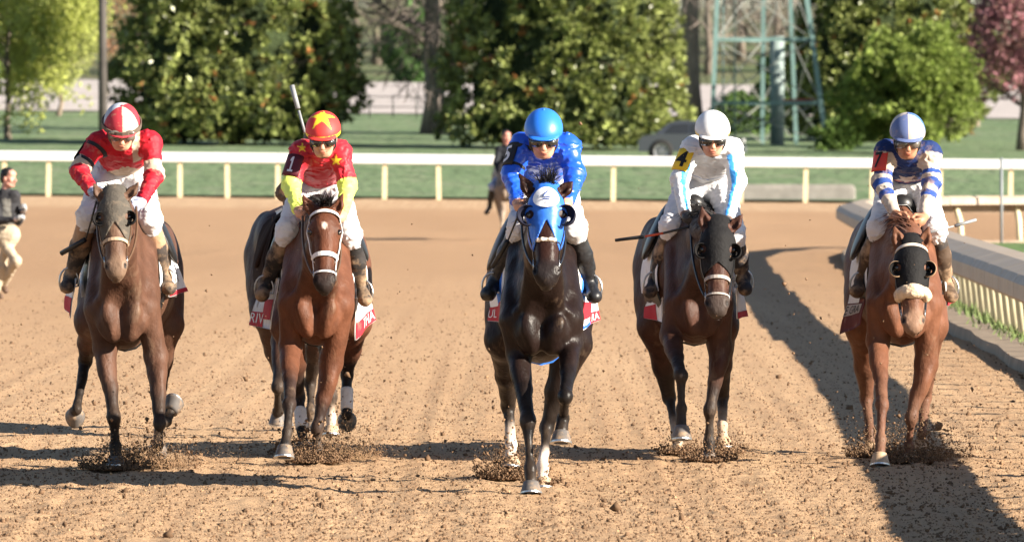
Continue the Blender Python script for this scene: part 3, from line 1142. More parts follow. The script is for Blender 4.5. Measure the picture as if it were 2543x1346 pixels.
# parked pickup behind the rail
def wheel(parent, c, r, w):
    mt = nmat('tyre_rubber', (.018, .018, .018), .75, .2)
    mr = nmat('wheel_rim', (.30, .30, .31), .35, .5, metal=.8)
    pr = [(-.5, .62), (-.5, .93), (-.38, 1.0), (.38, 1.0), (.5, .93), (.5, .62)]
    n = 28
    rings = [np.array([(c[0] + r * q * math.cos(t), c[1] + w * a, c[2] + r * q * math.sin(t)) for t in np.arange(n) / n * 2 * math.pi]) for a, q in pr + [pr[0]]]
    mb = MB(); mb.loft(rings, caps=False); wo = mb.build('wheel', mt, parent, smooth=True)
    mb = MB()
    n = 20
    rings = [np.array([(c[0] + r * q * math.cos(t), c[1] + w * a, c[2] + r * q * math.sin(t)) for t in np.arange(n) / n * 2 * math.pi]) for a, q in ((-.35, .64), (-.47, .62), (-.42, .5), (-.2, .45), (-.25, .12), (-.42, .1), (-.42, .01))]
    mb.loft(rings, caps=False)
    for k in range(6):
        t = k * math.pi / 3
        mb.bar((c[0], c[1] - w * .3, c[2]), (c[0] + r * .6 * math.cos(t), c[1] - w * .3, c[2] + r * .6 * math.sin(t)), .06, .05)
    mb.build('rim', mr, wo)


TD = 306.0
tk = P(1716, 406, TD)
truck = thing('parked_car', tuple(tk), 'dark silver car parked behind the rail beside the white-silks jockey', 'car')
M_CAR = nmat('silver_grey_paint', (.05, .056, .066), .3, .5, metal=.35, coat=.6)
M_CARD = nmat('dark_glass', (.02, .022, .025), .12, .5)
prof_t = [(.72 * x_, z_) for x_, z_ in [(-2.6, .40), (-2.62, .80), (-2.4, .95), (-1.75, 1.04), (-1.1, 1.42), (-.6, 1.52), (.35, 1.50), (.8, 1.38), (1.45, 1.02), (2.3, .92), (2.6, .76), (2.62, .40)]]
def prof_poly(dy, k=1.0):
    return np.array([(tk[0] + x, tk[1] + dy, tk[2] + .02 + z) for x, z in prof_t])
mb = MB()
rings = []
for dy, ins in ((-.92, 1), (.92, 1)):
    ring = prof_poly(dy)
    top = ring[:, 2] > tk[2] + 1.25
    ring[top, 1] -= math.copysign(.14, dy)
    rings.append(ring)
mb.loft(rings)
body = mb.build('body', M_CAR, truck)
mb = MB()
mb.add(np.array([(tk[0] + x, tk[1] - .935 + (.115 if z > 1.25 else 0.0), tk[2] + z) for x, z in ((-.98, 1.08), (-.1, 1.08), (-.1, 1.42), (-.70, 1.38))]), [(0, 1, 2, 3)])
mb.build('side_window', M_CARD, body)
mb = MB()
mb.add(np.array([(tk[0] + x, tk[1] - .935 + (.115 if z > 1.25 else 0.0), tk[2] + z) for x, z in ((-.04, 1.08), (.90, 1.08), (.54, 1.36), (-.04, 1.42))]), [(0, 1, 2, 3)])
mb.build('side_window', M_CARD, body)
for x in (-1.08, 1.05):
    for sgn in (-1, 1):
        wheel(truck, (tk[0] + x, tk[1] + sgn * .82, tk[2] + .43), .43, .28)
mb = MB(); mb.box((tk[0] + 1.88, tk[1] - .6, tk[2] + .8), (.08, .4, .16)); mb.build('headlight', nmat('lamp_glass', (.6, .6, .58), .1, .6), truck)
mb = MB(); mb.box((tk[0] + 1.88, tk[1] + .6, tk[2] + .8), (.08, .4, .16)); mb.build('headlight', MATS['lamp_glass'], truck)
mb = MB(); mb.box((tk[0] + 1.9, tk[1], tk[2] + .5), (.14, 1.8, .22)); mb.build('bumper', nmat('chrome', (.5, .5, .5), .25, .5, metal=.9), truck)

# slim pole beside the turf
q = P(2487, 618, 157.0); q[2] = 0.0
o = MB(); o.tube([q + (0, 0, -.1), q + (0, 0, 1.62)], .028, n=8)
o = o.build('marker_pole', nmat('pole_grey', (.18, .20, .21), .5, .4), smooth=True)
recentre(o, tuple(q)); tag(o, 'slim grey marker pole standing by the rounded rail at right', 'pole')
# ================================================================== HORSES
EYE_M = nmat('eye_dark', (0.012, 0.008, 0.006), 0.08, 0.7)
HOOF_M = nmat('hoof_horn', (0.10, 0.09, 0.085), 0.55, 0.35, noise=0.25, nscale=14, mud=(0.33, 0.22, 0.13), mudamt=0.4, mudscale=18)
HOOFP_M = nmat('pale_hoof_horn', (0.42, 0.30, 0.20), 0.6, 0.3, noise=0.2, nscale=14, mud=(0.33, 0.22, 0.13), mudamt=0.5, mudscale=18)
SHOE_M = nmat('shoe_aluminium', (0.5, 0.5, 0.5), 0.35, 0.5, metal=0.9)
HAIR_M = nmat('dark_hair', (0.012, 0.010, 0.009), 0.5, 0.35, noise=0.3, nscale=40)
LEATHER = nmat('brown_leather', (0.10, 0.055, 0.03), 0.5, 0.4, noise=0.2, nscale=20)
BLACKL = nmat('black_leather', (0.012, 0.012, 0.013), 0.4, 0.45)
STEELB = nmat('bit_steel', (0.45, 0.45, 0.45), 0.3, 0.5, metal=0.9)


def coat_mat(name, dust, rough=.52, spec=.14, bump=.7):
    m = nmat(name, vcol=True, rough=rough, spec=spec, noise=0.30, nscale=13.0, detail=10, bump=bump, bscale=60, bdist=0.007, stretch=(1, 1, .55),
             mud=(0.22, 0.15, 0.10), mudamt=dust, mudscale=5.0)
    return m


class Horse:
    def __init__(h, s, cx, name, label, cat='horse', group='racehorses galloping up the track', vox=0.012, rump_dx=0.0, k=1.0):
        h.s = s
        h.D = FPX / s
        h.cx = cx
        h.X0 = (cx - 1271.5) / s
        h.k = k
        h.vox = vox
        h.rdx = rump_dx
        h.root = thing(name, (h.X0, h.D + .5, 0), label, cat, group)

    def W(h, px, py, dy):
        return P(px, py, h.D + dy)

    def L(h, x, y, z):
        """local metres; the hindquarters may swing sideways"""
        sw = h.rdx * np.clip(y / 1.4, 0, 1.2)
        return v3(h.X0 + x + sw, h.D + y, z)


def make_horse(h, poll, muz, ears, fore, hind, coat, points, mat, face=None, sock=None, blaze=None, hood=None, nose_col=None,
               withers=1.60, chestw=1.0, neck_col=None, wrap=None, ear_r=.039, dark_hoof=True, head_w=1.06, dusty=.3):
    L = h.L
    c = coat
    pc = points                      # colour of lower legs
    B = []                           # body primitives
    cw = chestw
    zt_ = withers - 1.60             # lifts the trunk
    # --- trunk
    B += [ell(L(0, .84, 1.17 + zt_), (.28, .62, .385), .08, c),
          ell(L(0, .22, 1.10 + zt_), (.185 * cw, .28, .34), .09, c),
          ell(L(0, 1.15, 1.10 + zt_), (.275, .45, .335), .12, c),
          ell(L(0, .52, 1.49 + zt_), (.085, .34, .13), .12, c),
          ell(L(0, 1.40, 1.33 + zt_), (.25, .40, .25), .12, c),
          ell(L(0, .48, .86 + zt_), (.13, .40, .13), .12, c)]
    for s in (-1, 1):
        # shoulder blade and arm muscle, pectorals, barrel of the quarter
        B.append(cone(L(s * .13, .42, 1.40 + zt_), L(s * .165 * cw, .06, 1.00 + zt_), .10, .10, .05, c, ax=(1, 0, 0), q=1.35))
        B.append(ell(L(s * .172 * cw, .18, 1.03 + zt_), (.068, .15, .17), .035, c))
        B.append(ell(L(s * .088 * cw, -.045, .925 + zt_), (.082, .085, .155), .04, c, R=frame((s * .35, -.1, 1))))
        B.append(ell(L(s * .16, 1.62, 1.22 + zt_), (.145, .27, .31), .07, c))
        B.append(ell(L(s * .14, 1.25, 1.36 + zt_), (.13, .26, .17), .07, c))
    # furrows between the breast muscles and along the point of the shoulder
    B.append(cone(L(0, -.135, 1.04 + zt_), L(0, -.140, .80 + zt_), .018, .036, .045, None, sub=True))
    for s in (-1, 1):
        B.append(cone(L(s * .085 * cw, -.085, 1.10 + zt_), L(s * .19 * cw, -.085, .915 + zt_), .006, .010, .06, None, sub=True))
        B.append(cone(L(s * .175 * cw, -.10, 1.00 + zt_), L(s * .105 * cw, -.11, .79 + zt_), .010, .016, .05, None, sub=True))
        B.append(cone(L(s * .30, .34, 1.25 + zt_), L(s * .31, .42, .92 + zt_), .03, .03, .06, None, sub=True))
    # --- neck: crest above, windpipe below
    poll = h.W(*poll)
    muz = h.W(*muz)
    lat = v3(1, 0, 0)
    nb = L(0, .30, 1.36 + zt_)
    nb2 = L(0, .05, 1.14 + zt_)
    ax_h = nrm(muz - poll)                         # head axis, poll -> muzzle
    HL = np.linalg.norm(muz - poll)
    lat = nrm(np.cross(ax_h, np.cross(v3(1, 0, 0), ax_h)))
    if len(ears) > 2:                              # head roll
        lat = nrm(lat + v3(0, 0, ears[2]))
        lat = nrm(lat - (lat @ ax_h) * ax_h)
    fr = np.cross(lat, ax_h)                       # towards the front of the face
    if fr[1] > 0:
        fr = -fr
    hs = HL / 0.62
    def H(t, x, f):
        return poll + ax_h * t * HL + lat * x * hs * head_w + fr * f * hs
    throat = H(.20, 0, -.13)
    top = H(.02, 0, -.10)
    nc = neck_col or c
    B += [cone(nb, (nb + top) / 2 + v3(0, 0, .03), .20, .125, .07, nc, ax=(1, 0, 0), q=1.6),
          cone((nb + top) / 2 + v3(0, 0, .03), top, .125, .088, .06, nc, ax=(1, 0, 0), q=1.15),
          cone(nb2, (nb2 + throat) / 2, .16, .11, .07, nc, ax=(1, 0, 0), q=1.3),
          cone((nb2 + throat) / 2, throat, .115, .085, .06, nc)]
    for s in (-1, 1):
        B.append(cone(L(s * .085, -.02, 1.03 + zt_), (nb2 + throat) / 2 + lat * s * .05, .06, .05, .03, nc))
    # --- head
    fc = face or c
    mc = nose_col or tuple(x * .35 for x in c)
    Rh = np.stack([lat, fr, ax_h], axis=1)
    E = lambda t, x, f, r, k=.03, col=fc, sub=False: ell(H(t, x, f), np.array(r) * hs * np.array((head_w, 1, 1)), k, col, R=Rh, sub=sub)
    HD = [E(.10, 0, -.055, (.078, .085, .095)),
          E(.24, 0, -.035, (.094, .075, .12), .04),
          E(.36, 0, -.085, (.064, .10, .135), .04),
          cone(H(.22, 0, .0), H(.72, 0, -.012), .066 * hs, .050 * hs, .04, fc, ax=lat, q=.86),
          cone(H(.50, 0, -.06), H(.86, 0, -.045), .062 * hs, .046 * hs, .04, fc, ax=lat, q=1.0),
          E(.86, 0, -.026, (.067, .060, .078), .035, mc),
          E(.95, 0, -.030, (.054, .048, .045), .035, mc),
          E(.945, 0, -.080, (.040, .035, .045), .04, mc)]
    for s in (-1, 1):
        HD.append(E(.295, s * .082, -.012, (.026, .034, .045), .025))           # brow
        HD.append(E(.43, s * .063, -.085, (.030, .075, .10), .03))             # jowl
        HD.append(cone(H(.42, s * .055, -.02), H(.66, s * .045, -.03), .018 * hs, .014 * hs, .02, fc))
        HD.append(E(.885, s * .050, .0, (.024, .030, .036), .02, mc))
    for s in (-1, 1):
        HD.append(E(.89, s * .060, .026, (.012, .022, .026), .010, None, True))
        HD.append(E(.318, s * .106, .006, (.014, .016, .019), .008, None, True))
    mouth = E(.985, 0, -.062, (.05, .035, .006), .006, None, True)
    HD.append(mouth)
    EARS = []
    for i, s in enumerate((-1, 1)):
        tip = h.W(*ears[i])
        b0 = H(.085, s * .066, -.05)
        d = nrm(tip - b0)
        sidev = nrm(np.cross(d, fr))
        midp = b0 + (tip - b0) * .45
        EARS.append(cone(b0, midp, ear_r * .85 * hs, ear_r * hs, .02, fc, ax=fr, q=1.3))
        EARS.append(cone(midp, tip, ear_r * hs, .005, .01, fc, ax=fr, q=1.4))
        EARS.append(cone(b0 + (tip - b0) * .22 + fr * .028 * hs, b0 + (tip - b0) * .85 + fr * .018 * hs, .021 * hs, .006 * hs, .006, None, sub=True))
    h.head = HD
    # --- legs
    hooves = []
    LG = []
    def leg(front, s, j, sk):
        cols = [c, tuple(np.array(c) * .15 + np.array(pc) * .85), pc, pc]
        low = sk if sk is not None else pc
        if front:
            el, kn, fe, ho = [h.W(*q) for q in j]
            sh = L(s * .155 * cw, .05, .98 + zt_)
            up = nrm(el - kn)
            LG.append(cone(sh, el, .088, .072, .035, c))
            LG.append(cone(el, el * .45 + kn * .55, .073, .047, .035, c))
            LG.append(cone(el * .45 + kn * .55, kn, .047, .037, .025, cols[1]))
            LG.append(ell(el * .72 + kn * .28 + v3(s * .018, -.02, 0), (.044, .055, .11), .03, c, R=frame(up)))
            cd = nrm(fe - kn)
            LG.append(ell(kn, (.045, .049, .060), .018, cols[1], R=frame(up)))
            LG.append(cone(kn - cd * 0, kn * .35 + fe * .65, .036, .0255, .02, pc))
            LG.append(cone(kn * .35 + fe * .65, fe, .0255, .030, .015, low))
        else:
            ho_k, fe, ho = [h.W(*q) for q in j]
            hipp = L(s * .15, 1.52, 1.20 + zt_)
            st = L(s * .215, 1.20, .95 + zt_)
            st = st * .8 + ho_k * .2
            LG.append(cone(hipp, st, .17, .125, .08, c))
            LG.append(cone(st, ho_k * .55 + st * .45, .115, .07, .05, c))
            LG.append(cone(ho_k * .55 + st * .45, ho_k, .07, .042, .04, cols[1]))
            LG.append(ell(L(s * .20, 1.45, 1.0 + zt_), (.10, .19, .24), .08, c))
            kn = ho_k
            cd = nrm(fe - kn)
            LG.append(ell(kn, (.043, .052, .06), .02, cols[1]))
            LG.append(cone(kn, kn + v3(0, .075, .055), .032, .024, .015, cols[1]))
            LG.append(cone(kn, kn * .35 + fe * .65, .038, .029, .02, pc))
            LG.append(cone(kn * .35 + fe * .65, fe, .029, .033, .015, low))
        LG.append(ell(fe, (.038, .042, .040), .015, low))
        pdir = nrm(ho - fe)
        cor = fe + (ho - fe) * .62
        LG.append(cone(fe, cor, .033, .037, .012, low))
        hooves.append((cor, ho, pdir, sk is not None, front))
        return kn, fe
    lowlegs = []
    for i, s in enumerate((-1, 1)):
        lowlegs.append(leg(True, s, fore[i], None if sock is None else sock[i]))
    for i, s in enumerate((-1, 1)):
        lowlegs.append(leg(False, s, hind[i], None if sock is None else sock[i + 2]))
    TR = list(B)
    allp = B + HD + EARS + LG
    def skin(pts, f):
        return f + 0.007 * fbm(pts * 8.0, 2, 3) + 0.004 * np.abs(vnoise(pts * np.array((20.0, 14, 9)), 7))
    V, Q = sdf_mesh(allp, h.vox, skin)
    col = vcols(allp, V, .014, c)
    # white star / blaze on the face: real markings
    if blaze is not None:
        for (t, x, rr, cb) in blaze:
            dd = np.linalg.norm(V - H(t, x, .055), axis=1)
            w = np.clip((rr - dd) / (rr * .35), 0, 1)[:, None]
            col = col * (1 - w) + np.array(cb) * w
    dn = np.clip((.62 - V[:, 2]) / .55, 0, 1) * np.clip(.45 + .9 * fbm(V * 11.0, 3, 4), 0, 1) * dusty      # dust caked on the lower legs
    col = col * (1 - dn[:, None]) + np.array((.20, .135, .088)) * dn[:, None]
    for s in (-1, 1):                                # dark inside of the nostrils and ears
        q = (V - H(.89, s * .060, .016)) @ Rh / np.array((.015, .030, .026)) / hs
        w = np.clip((1.0 - np.linalg.norm(q, axis=1)) / .35, 0, 1)[:, None]
        col = col * (1 - w) + np.array((.012, .008, .007)) * w
    body = mesh_obj('body', V, Q, mat, h.root, True, col)
    h.allp, h.trunk, h.H, h.HL, h.hs, h.fr, h.lat, h.axh, h.Rh = allp, TR, H, HL, hs, fr, lat, ax_h, Rh
    h.body = body
    h.lowlegs = lowlegs
    h.zt = zt_
    # --- hooves
    for cor, ho, pdir, pale, front in hooves:
        ax = nrm(ho - cor)
        if ax[2] < -.2:
            ax = nrm(.25 * ax + .75 * v3(0, -.12, -1))
        R = frame(-ax, (1, 0, 0))
        fwd = R[:, 1] if R[1, 1] < 0 else -R[:, 1]
        latv = R[:, 0]
        n = 20
        rings = []
        Lh = max(np.linalg.norm(ho - cor) + .012, .055)
        for t, r, sh in ((-.06, .034, 0), (.0, .043, 0), (.12, .046, .004), (.5, .053, .012), (.9, .061, .020), (1.0, .063, .022)):
            a = np.arange(n) / n * 2 * np.pi
            rf = 1.05 + .18 * np.sin(a)
            rings.append(cor + ax * t * Lh + latv * (np.cos(a) * r)[:, None] + fwd * ((np.sin(a) * r * rf) + sh)[:, None])
        mb = MB(); mb.loft(rings)
        hf = mb.build('hoof', HOOFP_M if pale or not dark_hoof else HOOF_M, h.root, smooth=True)
        mb = MB()
        rr2 = [rings[-1] + ax * .0005]
        cc = rings[-1].mean(0)
        mb.loft([cc + (rings[-1] - cc) * 1.01, cc + (rings[-1] - cc) * 1.01 + ax * .010, cc + (rings[-1] - cc) * .68 + ax * .010, cc + (rings[-1] - cc) * .68 + ax * .002], caps=False)
        mb.build('horseshoe', SHOE_M, hf, smooth=False)
    # --- eyes
    for s in (-1, 1):
        Ve, Fe = ico(H(.318, s * .092, .004), .021 * hs)
        mesh_obj('eye', Ve, Fe, EYE_M, h.root)
    return h


def ico(c, r, sub=2):
    bm = bmesh.new()
    bmesh.ops.create_icosphere(bm, subdivisions=sub, radius=1.0)
    V = np.array([v.co[:] for v in bm.verts]) * r + np.array(c)
    F = np.array([[v.index for v in f.verts] for f in bm.faces])
    bm.free()
    return V, F


def hair(h, name, roots, dirs, L, w, n, mat=HAIR_M, spread=.35, droop=.5, seed=1):
    """strands as thin ribbons"""
    r = np.random.default_rng(seed)
    V, F = [], []
    for i in range(n):
        j = r.integers(len(roots))
        t = r.random()
        a = roots[j] * (1 - t) + roots[min(j + 1, len(roots) - 1)] * t + r.normal(0, .008, 3)
        d = nrm(dirs[j] + r.normal(0, spread, 3))
        l = L * r.uniform(.6, 1.2)
        x = nrm(np.cross(d, r.normal(0, 1, 3))) * w
        n0 = len(V)
        m = 4
        p = a.copy()
        for q in range(m):
            k = 1 - q / (m - 1) * .85
            V += [p - x * k, p + x * k]
            d = nrm(d + np.array((0, .05, -droop)) * .5)
            p = p + d * l / (m - 1)
        for q in range(m - 1):
            F.append((n0 + 2 * q, n0 + 2 * q + 1, n0 + 2 * q + 3, n0 + 2 * q + 2))
    return mesh_obj(name, np.array(V), np.array(F), mat, h.root, True)


def mane_tail(h, mat=HAIR_M, forelock=True, fl_up=0.0, n=260):
    H = h.H
    nb = h.L(0, .30, 1.56 + h.zt)
    top = H(.0, 0, -.13) + v3(0, 0, .04)
    pts = [nb + (top - nb) * t + v3(0, 0, .05 * math.sin(math.pi * t)) for t in np.linspace(0, 1, 8)]
    hair(h, 'mane', pts, [v3(-.8, .2, .35)] * 8, .16, .006, n, mat, .35, .7, 3)
    if forelock:
        f0 = [H(.0, x, .0) for x in (-.03, -.01, .01, .03)]
        hair(h, 'forelock', f0, [nrm(h.fr * .5 + h.axh * (.35 - fl_up) + v3(0, 0, fl_up))] * 4, .10, .004, 120, mat, .30, .4 if fl_up < .2 else .3, 5)
    tb = [h.L(0, 1.86, 1.42 + h.zt), h.L(0, 1.98, 1.38 + h.zt)]
    hair(h, 'tail', tb, [v3(0, .9, .1)] * 2, .75, .010, 160, mat, .07, .6, 6)


def hood(h, mat, t0=.0, t1=.56, cups=True, cupmat=None, cup_rim=None, earholes=True, cup_r=.047, cut_face=None, cup_x=.102, cups_t=.33, cup_f=.03):
    """race blinkers: a fitted hood with a cup beside each eye"""
    H, hs = h.H, h.hs
    ax, poll = h.axh, H(0, 0, 0)
    prims = [dict(p) for p in h.head if not p['sub']]
    hp = []
    for p in prims:
        q = dict(p)
        if q['t'] == 'c':
            q['ra'] += .007; q['rb'] += .007
        else:
            q['r'] = q['r'] + .007
        hp.append(q)
    nk = cone(H(.02, 0, -.10), H(-.10, 0, -.22), .095, .10, .05)
    hp.append(nk)
    holes = [(H(cups_t, s * .098, .035), .034 * hs) for s in (-1, 1)]
    eh = [(H(.075, s * .070, -.03), .040 * hs) for s in (-1, 1)]
    def post(p, f):
        t = ((p - poll) @ ax) / h.HL
        x = ((p - poll) @ h.lat) / hs
        lim = t1 + (0 if cut_face is None else cut_face * np.abs(x) * 10)
        f = np.maximum(f, (t - lim) * h.HL)
        f = np.maximum(f, (t0 - .10 - t) * h.HL)
        for c, r in holes:
            f = np.maximum(f, r - np.linalg.norm(p - c, axis=1))
        for c, r in eh:
            f = np.maximum(f, r - np.linalg.norm(p - c, axis=1))
        return f + .0012 * vnoise(p * 60, 4)
    V, Q = sdf_mesh(hp, .007, post)
    o = mesh_obj('blinker_hood', V, Q, mat, h.root, True)
    if cups:
        for s in (-1, 1):
            c = H(cups_t + .02, s * cup_x, cup_f - .02)
            axis = nrm(h.fr * 1.0 - h.lat * s * .30)
            R = frame(axis)
            n, m = 20, 7
            rings = []
            r0 = cup_r * hs
            out_v = h.lat * s - (h.lat * s @ axis) * axis
            out_v = nrm(out_v - h.axh * .25)
            out_v = nrm(out_v - (out_v @ axis) * axis)
            R = np.stack([out_v, np.cross(axis, out_v), axis], axis=1)
            arc = np.linspace(-2.25, 2.25, n)
            outs = np.linspace(0.25, math.pi * .56, m)
            for a in outs:
                ang = arc
                rr = r0 * math.sin(max(a, .02)); zz = -r0 * .9 * math.cos(a)
                rings.append(c + (np.cos(ang) * rr)[:, None] * R[:, 0] + (np.sin(ang) * rr * 1.1)[:, None] * R[:, 1] + axis * (zz + r0 * .55))
            for a in outs[::-1]:
                ang = arc
                rr = (r0 - .004) * math.sin(max(a, .02)); zz = -(r0 - .004) * .9 * math.cos(a)
                rings.append(c + (np.cos(ang) * rr)[:, None] * R[:, 0] + (np.sin(ang) * rr * 1.1)[:, None] * R[:, 1] + axis * (zz + r0 * .55))
            # keep only the outer two thirds as real cups are open to the inside
            mb = MB(); mb.loft(rings, closed=False, caps=False)
            cu = mb.build('blinker_cup', cupmat or BLACKL, o, smooth=True)
            if cup_rim:
                mb = MB()
                ang = arc
                pts = c + (np.cos(ang) * r0)[:, None] * R[:, 0] + (np.sin(ang) * r0 * 1.1)[:, None] * R[:, 1] + axis * (r0 * .55)
                mb.tube(pts, .0045, n=6, caps=False)
                mb.build('cup_rim', cup_rim, o, smooth=True)
    return o


def strap(h, name, c, R, w, mat, off=.004, th=.005, prims=None, parent=None, **kw):
    mb = MB()
    band(mb, prims or h.head, c, R, w, off=off, th=th, **kw)
    return mb.build(name, mat, parent or h.root, smooth=False)


def bridle(h, mat, nose_t=.62, nose_w=.022, brow=True, nose_mat=None, cheek=True, reins=None, rein_mat=None, bit=True, off=.006, fluffy=None, brow_mat=None):
    H, hs = h.H, h.hs
    Rn = np.stack([h.lat, h.fr, h.axh], axis=1)
    if nose_t:
        strap(h, 'noseband', H(nose_t, 0, -.05), Rn, nose_w, nose_mat or mat, off=off)
    strap(h, 'bit_strap', H(.80, 0, -.04), Rn, .012, nose_mat or mat, off=.003) if bit == 2 else None
    if brow:
        tl = nrm(h.axh + h.fr * .25)
        Rb = frame(tl, h.lat); Rb = np.stack([h.lat, nrm(np.cross(tl, h.lat)) * (1 if nrm(np.cross(tl, h.lat)) @ h.fr > 0 else -1), tl], axis=1)
        strap(h, 'browband', H(.13, 0, -.05), Rb, .024, brow_mat or mat, off=off + .002, a0=-.25, a1=math.pi + .25, closed=False)
    for s in (-1, 1):
        if cheek:
            d = nrm(h.lat * s + h.fr * .12)
            ts = np.linspace(.10, .80, 12)
            o = np.array([H(t, 0, -.045) for t in ts])
            pts = cast(h.head, o, np.repeat(d[None], 12, 0), .3) + d * (off + .002)
            mb = MB()
            n0 = nrm(np.cross(h.axh, d))
            rings = [np.array([p - n0 * .008, p + n0 * .008, p + n0 * .008 + d * .004, p - n0 * .008 + d * .004]) for p in pts]
            mb.loft(rings)
            mb.build('cheek_strap', mat, h.root)
        if bit:
            c = cast(h.head, H(.80, 0, -.045)[None], nrm(h.lat * s)[None], .3)[0] + h.lat * s * .008
            ang = np.linspace(0, 2 * np.pi, 17)
            pts = c + (np.cos(ang) * .033 * hs)[:, None] * h.fr + (np.sin(ang) * .033 * hs)[:, None] * h.axh
            mb = MB(); mb.tube(pts, .0045, n=6, caps=False)
            mb.build('bit_ring', STEELB, h.root, smooth=True)
            if reins is not None:
                e = np.array(reins[0 if s < 0 else 1])
                m = (c + e) / 2 + v3(s * .05, .02, -.06)
                ts = np.linspace(0, 1, 14)[:, None]
                pts = (1 - ts) ** 2 * c + 2 * ts * (1 - ts) * m + ts ** 2 * e
                mb = MB(); mb.tube(pts, .0075, n=6)
                mb.build('rein', rein_mat or mat, h.root, smooth=True)
    if fluffy:
        t, w, m = fluffy
        hp = [ell(H(t, s * x, f), np.array((.042, .042, w * .5)) * hs, .02, None, R=h.Rh) for s in (-1, 1) for x, f in ((.0, .055), (.035, .045), (.065, .012), (.072, -.03))]
        V, Q = sdf_mesh(hp, .006, lambda p, f: f + .006 * fbm(p * 40, 2, 2))
        mesh_obj('sheepskin_noseband', V, Q, m, h.root)


def patch(h, name, corners, mat, nu=12, nv=10, wave=.012, th=.006, seed=0, parent=None, cols=None):
    """cloth through four corners (a top-front, b top-back, c bottom-back, d bottom-front); returns mapping"""
    a, b, c, d = [np.array(q, float) for q in corners]
    nn = nrm(np.cross(b - a, d - a))
    def f(u, v, off=0.0):
        u = np.asarray(u, float); v = np.asarray(v, float)
        p = (a * ((1 - u) * (1 - v))[..., None] + b * (u * (1 - v))[..., None] + c * (u * v)[..., None] + d * ((1 - u) * v)[..., None])
        w = wave * np.sin(u * 7 + v * 2.5 + seed) * v + .5 * wave * np.sin(v * 6 + seed * 2)
        return p + nn * (w + off)[..., None] if np.ndim(off) or True else p
    us, vs = np.meshgrid(np.linspace(0, 1, nu), np.linspace(0, 1, nv), indexing='ij')
    Va = f(us, vs, np.zeros_like(us)).reshape(-1, 3)
    Vb = f(us, vs, np.full_like(us, -th)).reshape(-1, 3)
    ii = np.arange(nu * nv).reshape(nu, nv)
    F = [tuple(q) for q in np.stack([ii[:-1, :-1], ii[1:, :-1], ii[1:, 1:], ii[:-1, 1:]], -1).reshape(-1, 4)]
    N = nu * nv
    F2 = [tuple(q[::-1] + N) for q in np.array(F)]
    rim = list(ii[:, 0]) + list(ii[-1, 1:]) + list(ii[-2::-1, -1]) + list(ii[0, -2:0:-1])
    F3 = [(rim[i], rim[(i + 1) % len(rim)], rim[(i + 1) % len(rim)] + N, rim[i] + N) for i in range(len(rim))]
    col = None
    if cols is not None:
        col = np.array([cols(u, v) for u, v in zip(us.ravel(), vs.ravel())] * 2)
    o = mesh_obj(name, np.concatenate([Va, Vb]), F + F2 + F3, mat, parent or h.root, True, col)
    return o, f, nn


def lettering(h, txt, f, u0, u1, v0, v1, mat, parent, sign=1, flip=False, off=.004, name='lettering', bold=False):
    V, F = text_mesh(txt, bold)
    u = u0 + (u1 - u0) * (1 - V[:, 0] if flip else V[:, 0])
    v = v1 + (v0 - v1) * V[:, 1]
    pts = f(u, v, np.full(len(u), off * sign))
    return mesh_obj(name, pts, F, mat, parent, False)


CLOTH_W = nmat('saddle_cloth_white', (.74, .73, .72), .85, .15, noise=.06, nscale=10, bump=.2, bscale=40, mud=(.42, .30, .20), mudamt=.12, mudscale=10)
CLOTH_R = nmat('saddle_cloth_red', (.42, .022, .035), .8, .2, noise=.1, nscale=10, mud=(.40, .26, .18), mudamt=.08, mudscale=10)
CLOTH_P = nmat('cloth_letter_white', (.74, .73, .72), .8, .15)
CLOTH_K = nmat('cloth_letter_black', (.02, .02, .02), .8, .15)
CLOTH_B = nmat('cloth_piping_blue', (.03, .12, .55), .7, .2)


